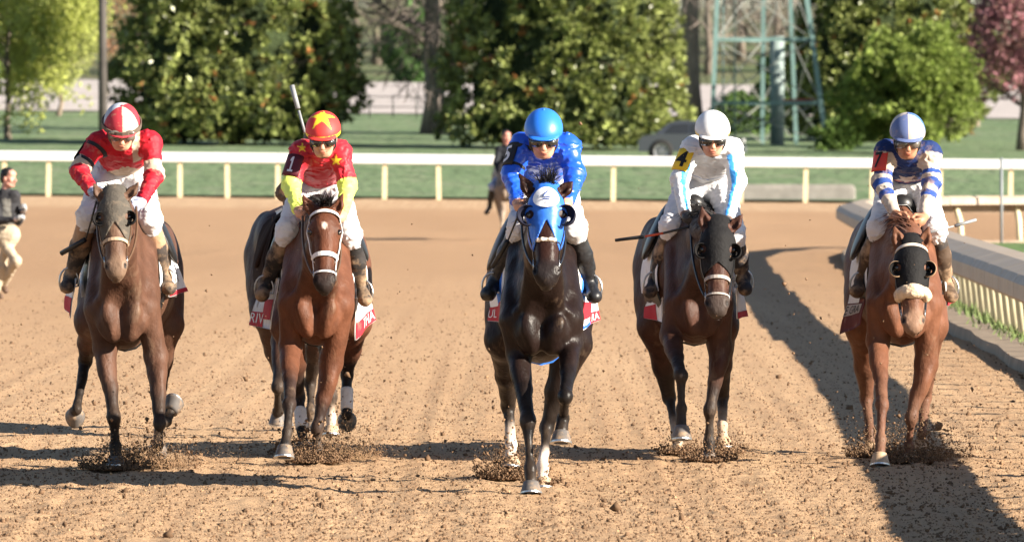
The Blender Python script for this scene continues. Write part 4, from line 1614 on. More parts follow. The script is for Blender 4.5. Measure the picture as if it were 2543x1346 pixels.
def tack(h, left, right, cloth=None, saddle=True, girth_mat=None, stir=None, saddle_mat=None, blue_edge=False, mud=None, leather=LEATHER):
    """saddle, cloth flaps with lettering, girth, stirrup leathers"""
    z = h.zt
    pr = h.trunk
    # cloth over the back
    rings = []
    for y in np.linspace(.42, 1.02, 8):
        c = h.L(0, y, 1.15 + z)
        R = np.stack([v3(1, 0, 0), v3(0, 0, 1), v3(0, 1, 0)], axis=1)
        rings.append(ring_pts(pr, c, R, 26, .016, .6, -.35, math.pi + .35, closed=False))
    mb = MB()
    n = 26
    V = np.concatenate(rings); F = []
    for i in range(7):
        for j in range(n - 1):
            F.append((i * n + j, (i + 1) * n + j, (i + 1) * n + j + 1, i * n + j + 1))
    mb.add(V, F)
    sc = mb.build('saddle_cloth', cloth or CLOTH_W, h.root, smooth=True)
    # saddle
    c = h.L(0, .70, 1.60 + z - (0 if saddle else .12))
    SP = [ell(c, (.15, .24, .05), .04), ell(c + v3(0, -.19, .035), (.07, .06, .055), .05), ell(c + v3(0, .2, .03), (.13, .07, .045), .05)]
    for s in (-1, 1):
        SP.append(ell(c + v3(s * .235, -.06, -.16), (.035, .16, .20), .04, R=frame((-s * .45, 0, 1))))
    V, Q = sdf_mesh(SP, .012)
    mesh_obj('saddle', V, Q, saddle_mat or BLACKL, h.root)
    # girth and breast
    Rg = np.stack([v3(1, 0, 0), v3(0, 0, 1), v3(0, 1, 0)], axis=1)
    strap(h, 'girth', h.L(0, .50, 1.12 + z), Rg, .085, girth_mat or BLACKL, off=.008, th=.012, prims=h.allp, n=36, rmax=.7)
    # hanging flaps with lettering
    for side, spec in ((-1, left), (1, right)):
        if not spec:
            continue
        q = [h.W(*p) for p in spec['corners']]
        o, f, nn = patch(h, 'cloth_flap', q, spec.get('mat', CLOTH_W), wave=.008, parent=sc, seed=side)
        sg = 1 if nn[1] < 0 else -1
        for bnd in spec.get('bands', []):
            u0, u1, v0, v1, m = bnd
            us = np.linspace(u0, u1, 8); vs = np.linspace(v0, v1, 5)
            ug, vg = np.meshgrid(us, vs, indexing='ij')
            Vb = f(ug, vg, np.full_like(ug, .0035 if sg > 0 else -.0095)).reshape(-1, 3)
            ii = np.arange(40).reshape(8, 5)
            Fb = np.stack([ii[:-1, :-1], ii[1:, :-1], ii[1:, 1:], ii[:-1, 1:]], -1).reshape(-1, 4)
            mesh_obj('cloth_band', Vb, Fb, m, sc)
        for txt, u0, u1, v0, v1, m in spec.get('text', []):
            lettering(h, txt, f, u0, u1, v0, v1, m, sc, 1, False, .006 if sg > 0 else -.012)
    # stirrup leathers
    if stir:
        for s, foot in zip((-1, 1), stir):
            a = h.L(s * .20, .66, 1.50 + z)
            b = np.array(foot) + v3(-s * .055, 0, .07)
            mid = (a + b) / 2 + v3(s * .07, 0, 0)
            ts = np.linspace(0, 1, 8)[:, None]
            pts = (1 - ts) ** 2 * a + 2 * ts * (1 - ts) * mid + ts ** 2 * b
            mb = MB()
            rings = [np.array([p + (-.002, -.012, 0), p + (.004, -.012, 0), p + (.004, .012, 0), p + (-.002, .012, 0)]) for p in pts]
            mb.loft(rings); mb.build('stirrup_leather', leather, h.root)
            fc = np.array(foot)
            ang = np.linspace(0, 2 * np.pi, 19)
            pts = fc + np.stack([np.cos(ang) * .06, 0 * ang, np.maximum(np.sin(ang) * .085, -.03) + .005], -1)
            mb = MB(); mb.tube(pts, .007, n=6, caps=False); mb.build('stirrup_iron', STEELB, h.root, smooth=True)


def leg_wrap(h, i, t0, t1, mat, r=.040):
    kn, fe = h.lowlegs[i]
    a, b = kn + (fe - kn) * t0, kn + (fe - kn) * t1
    mb = MB()
    ts = np.linspace(0, 1, 9)
    mb.tube([a + (b - a) * t for t in ts], [r * (1 + .04 * math.sin(t * 25)) for t in ts], n=14)
    return mb.build('leg_wrap', mat, h.root, smooth=True)
# ================================================================== RIDERS AND PEOPLE
SKIN = (0.50, 0.26, 0.17)
SKIN_M = nmat('skin', vcol=True, rough=0.5, spec=0.35, noise=0.06, nscale=30, mud=(.33, .20, .12), mudamt=.05, mudscale=25)
GOG_M = nmat('goggle_lens', (0.02, 0.018, 0.016), 0.06, 0.8, coat=.5)
GOGC_M = nmat('goggle_clear', (0.12, 0.10, 0.085), 0.10, 0.7, coat=.5)
GFRM_M = nmat('goggle_frame', (0.02, 0.02, 0.02), 0.4, 0.4)


class Person:
    def __init__(p, D, name, label, cat, group=None, loc=None):
        p.D = D
        p.root = thing(name, loc, label, cat, group)

    def W(p, px, py, dy):
        return P(px, py, p.D + dy)


def head_frame(tilt, yaw):
    t, y = math.radians(tilt), math.radians(yaw)
    fw = v3(math.sin(y) * math.cos(t), -math.cos(y) * math.cos(t), -math.sin(t))
    rt = nrm(np.cross(fw, v3(0, 0, 1)))
    up = np.cross(rt, fw)
    return np.stack([rt, fw, up], axis=1)


def wrinkle(amp=.006, freq=16.0, seed=1):
    def post(p, f):
        q = p * freq
        w = fbm(q * np.array((1.0, 1.0, 1.5)), 2, seed)
        r = 1 - 2.2 * np.abs(vnoise(q * np.array((.55, .55, 1.5)) + 1.6 * w[:, None], seed + 4))
        r2 = 1 - 2.4 * np.abs(vnoise(q * np.array((1.3, .6, .5)) + 1.2 * w[:, None], seed + 8))
        return f + amp * (.5 * w - .9 * np.maximum(r, 0) ** 1.5 - .5 * np.maximum(r2, 0) ** 1.5)
    return post


def make_person(p, head, tilt, yaw, sh, elb, wr, hand, pel, knee, ank, toe, jacket, breech, boot, helmet=None, glove=None,
                skin=SKIN, vox=.0075, goggles=None, hair_m=None, jcol=None, hcol=None, hs=1.0, boot_top=.22, bcol=None, strap_m=None, brow_gog=None, pel_r=.135,
                boots_kind='boot', k_=1.0, wamp=.009, wfreq=14.0, jacket_len=.0, roll=0.0, cuff=.93, thigh=.092, collar=.04):
    """all joints are (px,py,dy); left/right are as the picture shows them"""
    G = p.W
    hc = G(*head)
    Rh = head_frame(tilt, yaw)
    if roll:
        a = math.radians(roll); ca, sa = math.cos(a), math.sin(a)
        Rh = np.stack([Rh[:, 0] * ca + Rh[:, 2] * sa, Rh[:, 1], -Rh[:, 0] * sa + Rh[:, 2] * ca], axis=1)
    rt, fw, up = Rh.T
    Hd = lambda x, f, u: hc + (rt * x + fw * f + up * u) * hs
    lip = (skin[0] * .85, skin[1] * .55, skin[2] * .55)
    E = lambda x, f, u, r, k=.02, col=skin, sub=False: ell(Hd(x, f, u), np.array(r) * hs, k, col, R=Rh, sub=sub)
    HP = [E(0, -.012, .03, (.076, .098, .095)), E(0, .018, -.045, (.056, .072, .070), .03), E(0, .052, -.098, (.026, .024, .018), .03),
          cone(Hd(0, .088, -.002), Hd(0, .112, -.034), .010 * hs, .015 * hs, .012, skin),
          E(0, .085, -.066, (.024, .012, .006), .006, lip), E(0, .083, -.077, (.020, .012, .006), .006, lip), E(0, .083, -.0715, (.024, .02, .0022), .003, None, True),
          E(0, .06, .055, (.06, .03, .03), .03)]
    for s in (-1, 1):
        HP.append(E(s * .036, .062, -.028, (.024, .022, .02), .025))
        HP.append(E(s * .078, -.008, -.015, (.010, .022, .032), .012))
        HP.append(E(s * .033, .094, .008, (.017, .012, .011), .012, None, True))
        HP.append(cone(Hd(s * .052, .02, -.07), Hd(s * .03, .05, -.096), .02 * hs, .018 * hs, .02, skin))
        HP.append(E(s * .011, .108, -.040, (.008, .010, .007), .008))
    S = [G(q[0] + (5 if i == 0 else -5) * k_, q[1] + 13 * k_, q[2]) for i, q in enumerate(sh)]; Eb = [G(*q) for q in elb]; Wr = [G(*q) for q in wr]; Ha = [G(*q) for q in hand]
    Pc = G(*pel); K = [G(*q) for q in knee]; A = [G(*q) for q in ank]; T = [G(*q) for q in toe]
    Sm = (S[0] + S[1]) / 2
    spine = nrm(Pc - Sm)
    latv = nrm(S[1] - S[0])
    nck0 = Hd(0, -.03, -.05)
    neck_b = Sm - spine * .03
    HP.append(cone(nck0, neck_b, .052 * hs, .058 * hs, .03, skin))
    Hips = [Pc - latv * .095, Pc + latv * .095]
    body = list(HP)
    tors = [cone(Sm + spine * .08, Sm * .45 + Pc * .55, .115, .105, .06), cone(Sm * .45 + Pc * .55, Pc, .105, .12, .06)]
    chest = np.cross(latv, spine); chest = chest if chest[2] < 0 else -chest       # front of chest looks down/forward
    # --- torso for the jacket
    fz = frame(spine, latv)
    jk = [ell(Sm + spine * .13, (.165, .092, .16), .05, None, R=fz),
          ell(Sm + spine * .02, (.15, .085, .09), .05, None, R=fz),
          ell(Sm * .45 + Pc * .55 + v3(0, 0, .012), (.142, .084, .19), .06, None, R=fz)]
    arm_in = []
    for i in range(2):
        jk.append(ell(S[i], (.060, .060, .060), .07))
        ua = cone(S[i], Eb[i], .058, .052, .05); fa = cone(Eb[i], Eb[i] + (Wr[i] - Eb[i]) * cuff, .052, .036, .025)
        jk += [ua, fa, ell(Eb[i] * .9 + S[i] * .1, (.054, .054, .054), .03)]
        body += [cone(S[i], Eb[i], .045, .038, .03, skin), cone(Eb[i], Wr[i], .038, .028, .02, skin)]
    body += [cone(S[0], S[1], .06, .06, .05, skin), cone(Sm, Pc, .07, .06, .05, skin)]
    for i in range(2):
        body += [cone(Hips[i], K[i], .07, .05, .04, skin), cone(K[i], A[i], .045, .035, .03, skin)]
    # --- hands with five fingers
    hand_p = []
    for i, s in enumerate((-1, 1)):
        d = nrm(Ha[i] - Wr[i])
        hcen = Wr[i] + d * .055
        inw = nrm(v3(-s, 0, 0) - (v3(-s, 0, 0) @ d) * d)         # towards the other hand
        dn = np.cross(d, inw); dn = dn if dn[2] < 0 else -dn
        hcol_ = glove or skin
        hand_p += [cone(Wr[i], hcen, .028, .034, .02, hcol_), ell(hcen + d * .01, (.030, .022, .042), .02, hcol_, R=frame(d, dn))]
        for k in range(4):
            kn0 = hcen + d * .040 + dn * (-.027 + .018 * k)
            ln = (.034, .038, .036, .029)[k]
            k1 = kn0 + nrm(d * .6 + inw * .75) * ln
            k2 = k1 + nrm(-d * .55 + inw * .8) * ln * .75
            k3 = k2 + nrm(-d * 1.0 - inw * .25) * ln * .6
            hand_p += [cone(kn0, k1, .0105, .0098, .006, hcol_), cone(k1, k2, .0098, .009, .004, hcol_), cone(k2, k3, .009, .0075, .004, hcol_)]
        th0 = hcen - dn * .03 - d * .01 + inw * .01
        th1 = th0 - dn * .008 + nrm(d * .6 + inw * .8) * .035
        th2 = th1 + nrm(d * .75 + inw * .35 + dn * .3) * .03
        hand_p += [cone(th0, th1, .013, .0115, .01, hcol_), cone(th1, th2, .0112, .009, .005, hcol_)]
    allb = body + hand_p
    V, Q = sdf_mesh(allb, min(vox, .006))
    col = vcols(allb, V, .006, skin)
    mesh_obj('body', V, Q, SKIN_M, p.root, True, col)
    # --- jacket
    neckc = Sm - spine * .10 + fw * 0
    jx = nrm(nck0 - Sm)
    wst = wrinkle(wamp, wfreq, int(abs(hc[0]) * 10) % 17)
    def jpost(q, f):
        f = wst(q, f)
        f = np.maximum(f, ((q - (Pc + spine * (-.02 + jacket_len))) @ spine))            # waist
        f = np.maximum(f, .060 * hs - np.linalg.norm(np.cross(q - Sm, jx), axis=1) - 6 * np.maximum(0, -((q - (Sm + jx * collar)) @ jx)))
        return f
    jk2 = jk + [cone(Sm + jx * .0, Sm + jx * .075, .075, .066, .03)]
    V, Q = sdf_mesh(jk2, vox, jpost)
    info = dict(S=S, E=Eb, W=Wr, Sm=Sm, Pc=Pc, spine=spine, lat=latv, chest=chest)
    col = np.tile(np.array(jcol[0] if jcol else (.5, .5, .5)), (len(V), 1))
    if jcol:
        col = jcol[1](V, info, col)
    jo = mesh_obj('jacket', V, Q, jacket, p.root, True, col)
    # --- breeches
    bk = [ell(Pc, (.15, .125, .13), .06, None, R=fz), ell(Pc + spine * .05 - chest * .03, (.145, .12, .10), .06, None, R=fz)]
    for i, s in enumerate((-1, 1)):
        bk.append(ell(Hips[i] - chest * .01 + spine * .03, pel_r * .88, .07))
        bk.append(cone(Hips[i], K[i], thigh, thigh * .74, .06))
        kd = nrm(A[i] - K[i])
        bk.append(cone(K[i], K[i] + kd * .07, thigh * .74, thigh * .62, .04))
        if boots_kind == 'shoe':
            bk.append(cone(K[i], A[i] - kd * .03, thigh * .74, .055, .04))
    V, Q = sdf_mesh(bk, vox, wrinkle(.009, 14, 9))
    bcolv = None
    if bcol:
        bcolv = np.tile(np.array(bcol[0]), (len(V), 1))
        bcolv = bcol[1](V, info, bcolv)
    mesh_obj('breeches', V, Q, breech, p.root, True, bcolv)
    # --- boots
    for i, s in enumerate((-1, 1)):
        kd = nrm(A[i] - K[i])
        fd = nrm(T[i] - A[i])
        b0 = K[i] + kd * .045
        bt = [cone(b0, b0 + (A[i] - b0) * .45, .058, .060, .02), cone(b0 + (A[i] - b0) * .45, A[i], .060, .042, .03),
              cone(A[i], T[i], .043, .036, .03), ell(A[i] - fd * .03 + kd * .02, (.038, .045, .04), .03), ell(T[i], (.041, .05, .034), .03)]
        if boots_kind == 'shoe':
            bt = [cone(A[i], T[i], .045, .036, .03), ell(A[i] - fd * .03, (.038, .045, .04), .03)]
        V, Q = sdf_mesh(bt, vox, wrinkle(.003, 20, 3))
        if isinstance(boot, (list, tuple)):
            cv = np.tile(np.array(boot[1]), (len(V), 1))
            tt = ((V - b0) @ kd) / np.linalg.norm(A[i] - b0)
            cv[tt < boot_top] = boot[2]
            mesh_obj('boot', V, Q, boot[0], p.root, True, cv)
        else:
            mesh_obj('boot', V, Q, boot, p.root, True)
    # --- helmet
    if helmet is not None:
        hp = [E(0, -.005, .062, (.108, .130, .105)), E(0, .03, .045, (.100, .112, .07), .04)]
        def hpost(q, f):
            u = ((q - hc) @ up) / hs
            fo = ((q - hc) @ fw) / hs
            f = np.maximum(f, (.028 - .25 * np.minimum(fo, 0) * -0.35 - u - .03 * (fo < -.05)) * hs)
            return f
        V, Q = sdf_mesh(hp, .0055, hpost)
        cv = np.tile(np.array(hcol[0] if hcol else (.5, .5, .5)), (len(V), 1))
        if hcol:
            loc = (V - hc) @ Rh / hs
            cv = hcol[1](loc, cv)
        ho = mesh_obj('helmet', V, Q, helmet, p.root, True, cv)
        pk = [E(0, .112, .036, (.082, .055, .009), .01), E(0, .09, .045, (.088, .05, .012), .02)]
        V, Q = sdf_mesh(pk, .005)
        cv = np.tile(np.array(hcol[2] if hcol and len(hcol) > 2 else (hcol[0] if hcol else (.5, .5, .5))), (len(V), 1))
        mesh_obj('peak', V, Q, helmet, ho, True, cv)
        p.helm = ho
        # top seam button
        Vb, Fb = ico(Hd(0, -.005, .166), .008)
        mesh_obj('button', Vb, Fb, helmet, ho, True, np.tile(np.array(hcol[0] if hcol else (.5,) * 3), (len(Vb), 1)))
        # chin strap
        mb = MB()
        pts = [Hd(-.085, .01, .03), Hd(-.078, .03, -.05), Hd(-.04, .045, -.108), Hd(0, .05, -.122), Hd(.04, .045, -.108), Hd(.078, .03, -.05), Hd(.085, .01, .03)]
        mb.tube(pts, .0065, n=6); mb.build('chin_strap', strap_m or GFRM_M, p.root, smooth=True)
    elif hair_m is not None:
        hp = [E(0, -.025, .045, (.083, .098, .09)), E(0, -.05, -.01, (.076, .07, .08), .03)]
        def hpost2(q, f):
            l_ = (q - hc) @ Rh / hs
            return np.maximum(f, np.where((l_[:, 1] > .045) & (l_[:, 2] < .06), .02, -1)) + .006 * fbm(q * 45, 2, 3)
        V, Q = sdf_mesh(hp, .007, hpost2)
        mesh_obj('hair', V, Q, hair_m, p.root)
    if goggles is not None:
        gp = [E(s * .036, .082, -.006, (.038, .028, .029), .012) for s in (-1, 1)]
        V, Q = sdf_mesh(gp, .0045)
        go = mesh_obj('goggles', V, Q, goggles, p.root)
        gp = [E(s * .036, .075, -.006, (.046, .025, .035), .012) for s in (-1, 1)]
        V, Q = sdf_mesh(gp, .0045)
        mesh_obj('goggle_frame', V, Q, strap_m or GFRM_M, go)
        mb = MB()
        Rb = np.stack([rt, fw, up], axis=1)
        band(mb, HP[:1] + [E(0, .0, .02, (.084, .09, .05))], Hd(0, -.01, .012), Rb, .022 * hs, off=.003, rmax=.2, a0=math.pi * .75, a1=math.pi * 2.25, closed=False)
        mb.build('goggle_strap', strap_m or GFRM_M, go)
    if brow_gog is not None:           # spare pair pushed up on the helmet
        mb = MB()
        Rb = np.stack([rt, fw, nrm(up + fw * .15)], axis=1)
        band(mb, [E(0, -.005, .062, (.110, .132, .108)), E(0, .03, .045, (.102, .114, .07), .04)], Hd(0, -.005, .05), Rb, .030 * hs, off=.004, th=.007, rmax=.25)
        mb.build('helmet_band', brow_gog, p.helm)
        gp = [E(s * .04, .132, .052, (.040, .014, .018), .015) for s in (-1, 1)]
        V, Q = sdf_mesh(gp, .0045)
        mesh_obj('spare_goggles', V, Q, GOGC_M, p.helm)
    p.info = info
    p.Hd, p.Rh, p.hs, p.jk, p.Ha, p.Wr, p.A, p.T = Hd, Rh, hs, jk2, Ha, Wr, A, T
    return p


def arm_number(p, i, t, txt, mat, tmat, w=.13, hh=.14, turn=0.0, strap_mat=None, size=(.5, .72)):
    """number plate worn on the upper arm"""
    S, E = p.info['S'][i], p.info['E'][i]
    c = S + (E - S) * t
    ax = nrm(E - S)
    s = -1 if i == 0 else 1
    out = nrm(v3(s * math.cos(turn), -math.sin(turn), 0.0))
    out = nrm(out - (out @ ax) * ax)
    x = np.cross(ax, out)
    if x[0] < 0 and abs(x[0]) > .2 or (x[1] < 0 and abs(x[0]) <= .2):
        pass
    if i == 0 and x[1] > 0:
        pass
    # x must run left to right for someone looking at the plate (against `out`)
    up = -ax
    x = np.cross(up, out)
    n, m = 11, 5
    V = []
    r = .075
    for k in (r + .006, r):
        for a in np.linspace(-.5, .5, n):
            th = a * w / r
            for b in np.linspace(-.5, .5, m):
                V.append(c + up * b * hh + out * (k * math.cos(th)) + x * (k * math.sin(th)) - out * .008)
    F = []
    N = n * m
    for a in range(n - 1):
        for b in range(m - 1):
            q = (a * m + b, (a + 1) * m + b, (a + 1) * m + b + 1, a * m + b + 1)
            F.append(q); F.append(tuple(j + N for j in q[::-1]))
    rim = [a * m for a in range(n)] + [(n - 1) * m + b for b in range(1, m)] + [a * m + m - 1 for a in range(n - 2, -1, -1)] + [b for b in range(m - 2, 0, -1)]
    for j in range(len(rim)):
        k2 = rim[(j + 1) % len(rim)]
        F.append((rim[j], rim[j] + N, k2 + N, k2))
    o = mesh_obj('number_plate', V, F, mat, p.root, True)
    Vt, Ft = text_mesh(txt, True) if txt else ([], [])
    pts = []
    for u, v in Vt:
        th = (u - .5) * size[0] * w / r
        k = r + .0085
        pts.append(c + up * (v - .5) * size[1] * hh + out * (k * math.cos(th)) + x * (k * math.sin(th)) - out * .008)
    if txt:
        mesh_obj('number', np.array(pts), Ft, tmat, o, False)
    if strap_mat:
        mb = MB()
        R = np.stack([x, out, up], axis=1)
        band(mb, p.jk, c - up * hh * .38, R, .022, off=.004, rmax=.16)
        band(mb, p.jk, c + up * hh * .38, R, .022, off=.004, rmax=.16)
        mb.build('arm_strap', strap_mat, o)
    return o


def whip(label, pts, rad, bands, group='riding whips'):
    """bands: list of (i0,i1,material,name)"""
    pts = [np.array(q) for q in pts]
    t = thing('riding_whip', tuple(pts[0]), label, 'whip', group)
    for i0, i1, m, nm in bands:
        mb = MB(); mb.tube(pts[i0:i1 + 1], rad[i0:i1 + 1], n=8); mb.build(nm, m, t, smooth=True)
    return t
# ================================================================== COLOURS AND PATTERNS
RED = (0.42, 0.008, 0.020)
BEIGE = (0.45, 0.35, 0.27)
YEL = (0.80, 0.60, 0.03)
LIME = (0.66, 0.78, 0.13)
WHT = (0.64, 0.645, 0.66)
NAVY = (0.012, 0.028, 0.11)
BLU = (0.022, 0.06, 0.24)
SKYB = (0.05, 0.33, 0.80)
MUD = (0.40, 0.27, 0.17)


def seg_par(V, a, b):
    ab = b - a
    t = ((V - a) @ ab) / (ab @ ab)
    q = a + np.clip(t, 0, 1)[:, None] * ab
    return t, np.linalg.norm(V - q, axis=1)


def arms(V, I):
    """per vertex: arm index (-1 torso) and position 0..2 along upper arm + forearm"""
    idx = np.full(len(V), -1); pos = np.zeros(len(V))
    for i in range(2):
        t1, d1 = seg_par(V, I['S'][i], I['E'][i])
        t2, d2 = seg_par(V, I['E'][i], I['W'][i])
        on = ((d1 < .085) & (t1 > .12)) | (d2 < .075)
        p = np.where(d2 < d1, 1 + np.clip(t2, 0, 1), np.clip(t1, 0, 1))
        idx[on] = i
        pos[on] = p[on]
    return idx, pos


def star(x, z, r, rot=0.0):
    a = np.arctan2(x, z) + rot
    rr = np.hypot(x, z)
    k = np.pi / 5
    a = np.abs((a + k) % (2 * k) - k)
    # edge of a five pointed star between outer r and inner .42 r
    ro, ri = r, r * .42
    x0, y0 = ro, 0.0
    x1, y1 = ri * np.cos(k), ri * np.sin(k)
    px, py = rr * np.cos(a), rr * np.sin(a)
    return (x1 - x0) * (py - y0) - (y1 - y0) * (px - x0) > 0


def jA(V, I, c):
    idx, pos = arms(V, I)
    c[(idx >= 0) & (pos > .62) & (pos < 1.02)] = BEIGE
    L = V - I['Sm']
    x = L @ I['lat']; y = L @ I['spine']
    low = (idx < 0) & (y > .16) & (np.abs(x) < .02 + .55 * (y - .16)) & (V[:, 2] < I['Sm'][2] - .02)
    c[low] = BEIGE
    c[(idx < 0) & (x > .05) & (x < .10) & (y < .10)] = BEIGE
    return c


def jB(V, I, c):
    idx, pos = arms(V, I)
    c[(idx >= 0) & (pos > .86)] = LIME
    for (dx, dz, r) in ((-.115, .03, .032), (.10, -.05, .040)):
        m = star(V[:, 0] - I['Sm'][0] - dx, V[:, 2] - I['Sm'][2] - dz, r) & (V[:, 1] < I['Sm'][1] + .12) & (pos < .8)
        c[m] = YEL
    return c


def jC(V, I, c):
    return c


def jD(V, I, c):
    idx, pos = arms(V, I)
    for i, s in enumerate((-1, 1)):
        for (a, b, lo, hi) in ((I['S'][i], I['E'][i], .25 if i else .55, 1.2), (I['E'][i], I['W'][i], -.2, 1.0)):
            ax = nrm(b - a)
            t, d = seg_par(V, a, b)
            fwd = nrm(v3(-s * .35, -1, 0)); fwd = nrm(fwd - (fwd @ ax) * ax)
            sd = np.cross(ax, fwd)
            w = V - a
            ang = np.arctan2(w @ sd, w @ fwd)
            c[(idx == i) & (t > lo) & (t < hi) & (np.abs(ang) < .27) & (d < .085)] = SKYB
    L = V - I['Sm']
    y = L @ I['spine']
    c[(idx < 0) & (np.abs(y - .30 + .25 * np.abs(L @ I['lat'])) < .006)] = (.12, .2, .45)
    return c


def jE(V, I, c):
    idx, pos = arms(V, I)
    on = idx >= 0
    c[on] = (0.46, 0.385, 0.32)
    for a, b in ((.62, .78), (1.02, 1.18), (1.34, 1.5)):
        c[on & (pos > a) & (pos < b)] = BLU
    c[on & (pos < .12)] = NAVY
    L = V - I['Sm']
    x = L @ I['lat']; y = L @ I['spine']
    lowf = V[:, 2] < I['Sm'][2] - .03
    c[(idx < 0) & lowf & star(x, y - .22, .085)] = (.50, .42, .40)
    c[(idx < 0) & lowf & (np.abs(y - .29) < .014)] = (.45, .12, .10)
    return c


def hA(l, c):
    a = np.arctan2(-l[:, 0], l[:, 1])
    c[(a > 0) & (a < 1.0)] = (.50, .40, .32)
    c[(a < -1.2)] = (.42, .45, .52)
    c[(a > 2.6)] = (.45, .4, .4)
    return c


def hB(l, c):
    d0 = nrm(v3(0, .50, .86))
    q = l - np.array((0, -.005, .062))
    q = q / np.linalg.norm(q, axis=1)[:, None]
    t1 = nrm(np.cross(d0, v3(1, 0, 0))); t1 = t1 if t1[2] > 0 else -t1
    m = star(q[:, 0], q @ t1, .80) & (q @ d0 > .2)
    c[m] = YEL
    c[(l[:, 2] > .030) & (l[:, 2] < .052)] = YEL
    return c


def hD(l, c):
    c[(l[:, 2] > .030) & (l[:, 2] < .047)] = (.72, .55, .12)
    return c


def hE(l, c):
    a = np.arctan2(-l[:, 0], l[:, 1])
    c[(a > -.05) & (a < 1.2)] = (.46, .385, .325)
    c[(a > 1.2) & (a < 2.6)] = (.07, .16, .42)
    c[(a < -1.4)] = (.45, .40, .37)
    return c


SILK = nmat('silks', vcol=True, rough=.55, spec=.35, noise=.07, nscale=12, sheen=.1, bump=.25, bscale=35, bdist=.006, mud=MUD, mudamt=.05, mudscale=16)
SILKM = nmat('muddy_silks', vcol=True, rough=.65, spec=.3, noise=.10, nscale=12, bump=.3, bscale=35, bdist=.006, mud=(.36, .25, .17), mudamt=.16, mudscale=13)
SATIN = nmat('blue_satin', vcol=True, rough=.33, spec=.6, noise=.05, nscale=9)
BREECH = nmat('white_breeches', (.62, .615, .635), .7, .2, noise=.04, nscale=10, bump=.3, bscale=30, bdist=.005)
BREECHM = nmat('muddied_breeches', (.62, .605, .61), .7, .2, noise=.05, nscale=10, bump=.3, bscale=30, bdist=.005, mud=(.46, .32, .22), mudamt=.12, mudscale=9)
SHELL = nmat('helmet_cover', vcol=True, rough=.6, spec=.4, noise=.04, nscale=14, bump=.15, bscale=25)
SHELLM = nmat('muddy_helmet_cover', vcol=True, rough=.6, spec=.3, noise=.07, nscale=14, bump=.2, bscale=25, mud=MUD, mudamt=.15, mudscale=18)
SHELLS = nmat('satin_helmet_cover', vcol=True, rough=.42, spec=.5, noise=.03, nscale=14, bump=.2, bscale=16, bdist=.006)
BOOT = nmat('jockey_boot', vcol=True, rough=.42, spec=.4, noise=.15, nscale=14)
BOOTM = nmat('muddy_jockey_boot', vcol=True, rough=.7, spec=.25, noise=.18, nscale=14, mud=(.42, .28, .17), mudamt=.5, mudscale=9)
BK = (.012, .012, .014)
BRN = (.34, .20, .12)
WHIPK = nmat('whip_black', (.015, .015, .015), .5, .4)
WHIPR = nmat('whip_orange', (.55, .08, .03), .5, .4)
WHIPG = nmat('whip_grey', (.22, .23, .24), .5, .4)
BADGE_W = nmat('badge_white', (.80, .80, .82), .6, .3)
BADGE_B = nmat('badge_ink', (.06, .10, .28), .6, .3)

CUPM = nmat('blinker_cup_matte', (.012, .011, .011), .85, .1)
STR = lambda p: [p.T[0] * .5 + p.A[0] * .5, p.T[1] * .5 + p.A[1] * .5]
RIDERS = 'jockeys riding in the race'

# ================================================================== HORSE 1: bay with a grey muddy hood, red silks
hA_ = Horse(400, 302, 'racehorse', 'muddy bay racehorse in a grey blinker hood at the far left')
make_horse(hA_, (283, 474, -.62), (288, 686, -.86), [(229, 450, -.60), (346, 450, -.60)],
           [[(262, 868, .12), (283, 1036, -.06), (287, 1110, -.03), (288, 1150, -.06)],
            [(388, 885, .10), (396, 1052, -.14), (413, 1046, .18), (430, 1010, .27)]],
           [[(212, 895, 1.72), (190, 1016, 1.45), (187, 1024, 1.58)],
            [(398, 960, 1.55), (392, 1106, 1.2), (391, 1112, 1.33)]],
           (.080, .039, .025), (.016, .012, .010), coat_mat('coat_dusty_bay', .12), face=(.10, .055, .036), nose_col=(.17, .11, .075), chestw=.95)
mane_tail(hA_, forelock=False)
HOODG = nmat('muddy_hood', (.075, .066, .055), .85, .15, noise=.2, nscale=30, bump=.4, bscale=80, mud=(.17, .13, .095), mudamt=.3, mudscale=20)
hood(hA_, HOODG, t1=.40, cut_face=.25, cupmat=CUPM)
jA_ = Person(hA_.D, 'person', 'jockey in red silks with muddy white armbands and quartered helmet', 'person', RIDERS, tuple(hA_.L(0, .6, 1.6)))
make_person(jA_, (302, 322, .04), 30, 4, [(240, 342, .25), (378, 340, .25)], [(196, 425, .16), (383, 436, .14)], [(228, 474, -.06), (352, 502, -.06)], [(246, 492, -.18), (338, 514, -.18)],
            (303, 432, .70), [(220, 538, .32), (372, 545, .32)], [(176, 690, .56), (408, 690, .56)], [(166, 712, .43), (420, 716, .44)],
            SILKM, BREECHM, (BOOTM, (.05, .04, .035), BRN), SHELLM, goggles=GOGC_M, jcol=(RED, jA), hcol=((.38, .03, .045), hA), strap_m=nmat('strap_taupe', (.12, .09, .07), .7, .3),
            brow_gog=nmat('strap_taupe'), glove=(.28, .31, .42), boot_top=.35)
arm_number(jA_, 0, .45, '', nmat('plate_black', (.015, .015, .02), .6, .3), nmat('plate_ink_pale', (.6, .6, .65), .6, .3), turn=-.6, strap_mat=nmat('plate_black'))
bridle(hA_, LEATHER, .60, .020, brow=False, nose_mat=nmat('tan_noseband', (.42, .30, .20), .8, .2), reins=[jA_.Ha[0], jA_.Ha[1]], bit=1)
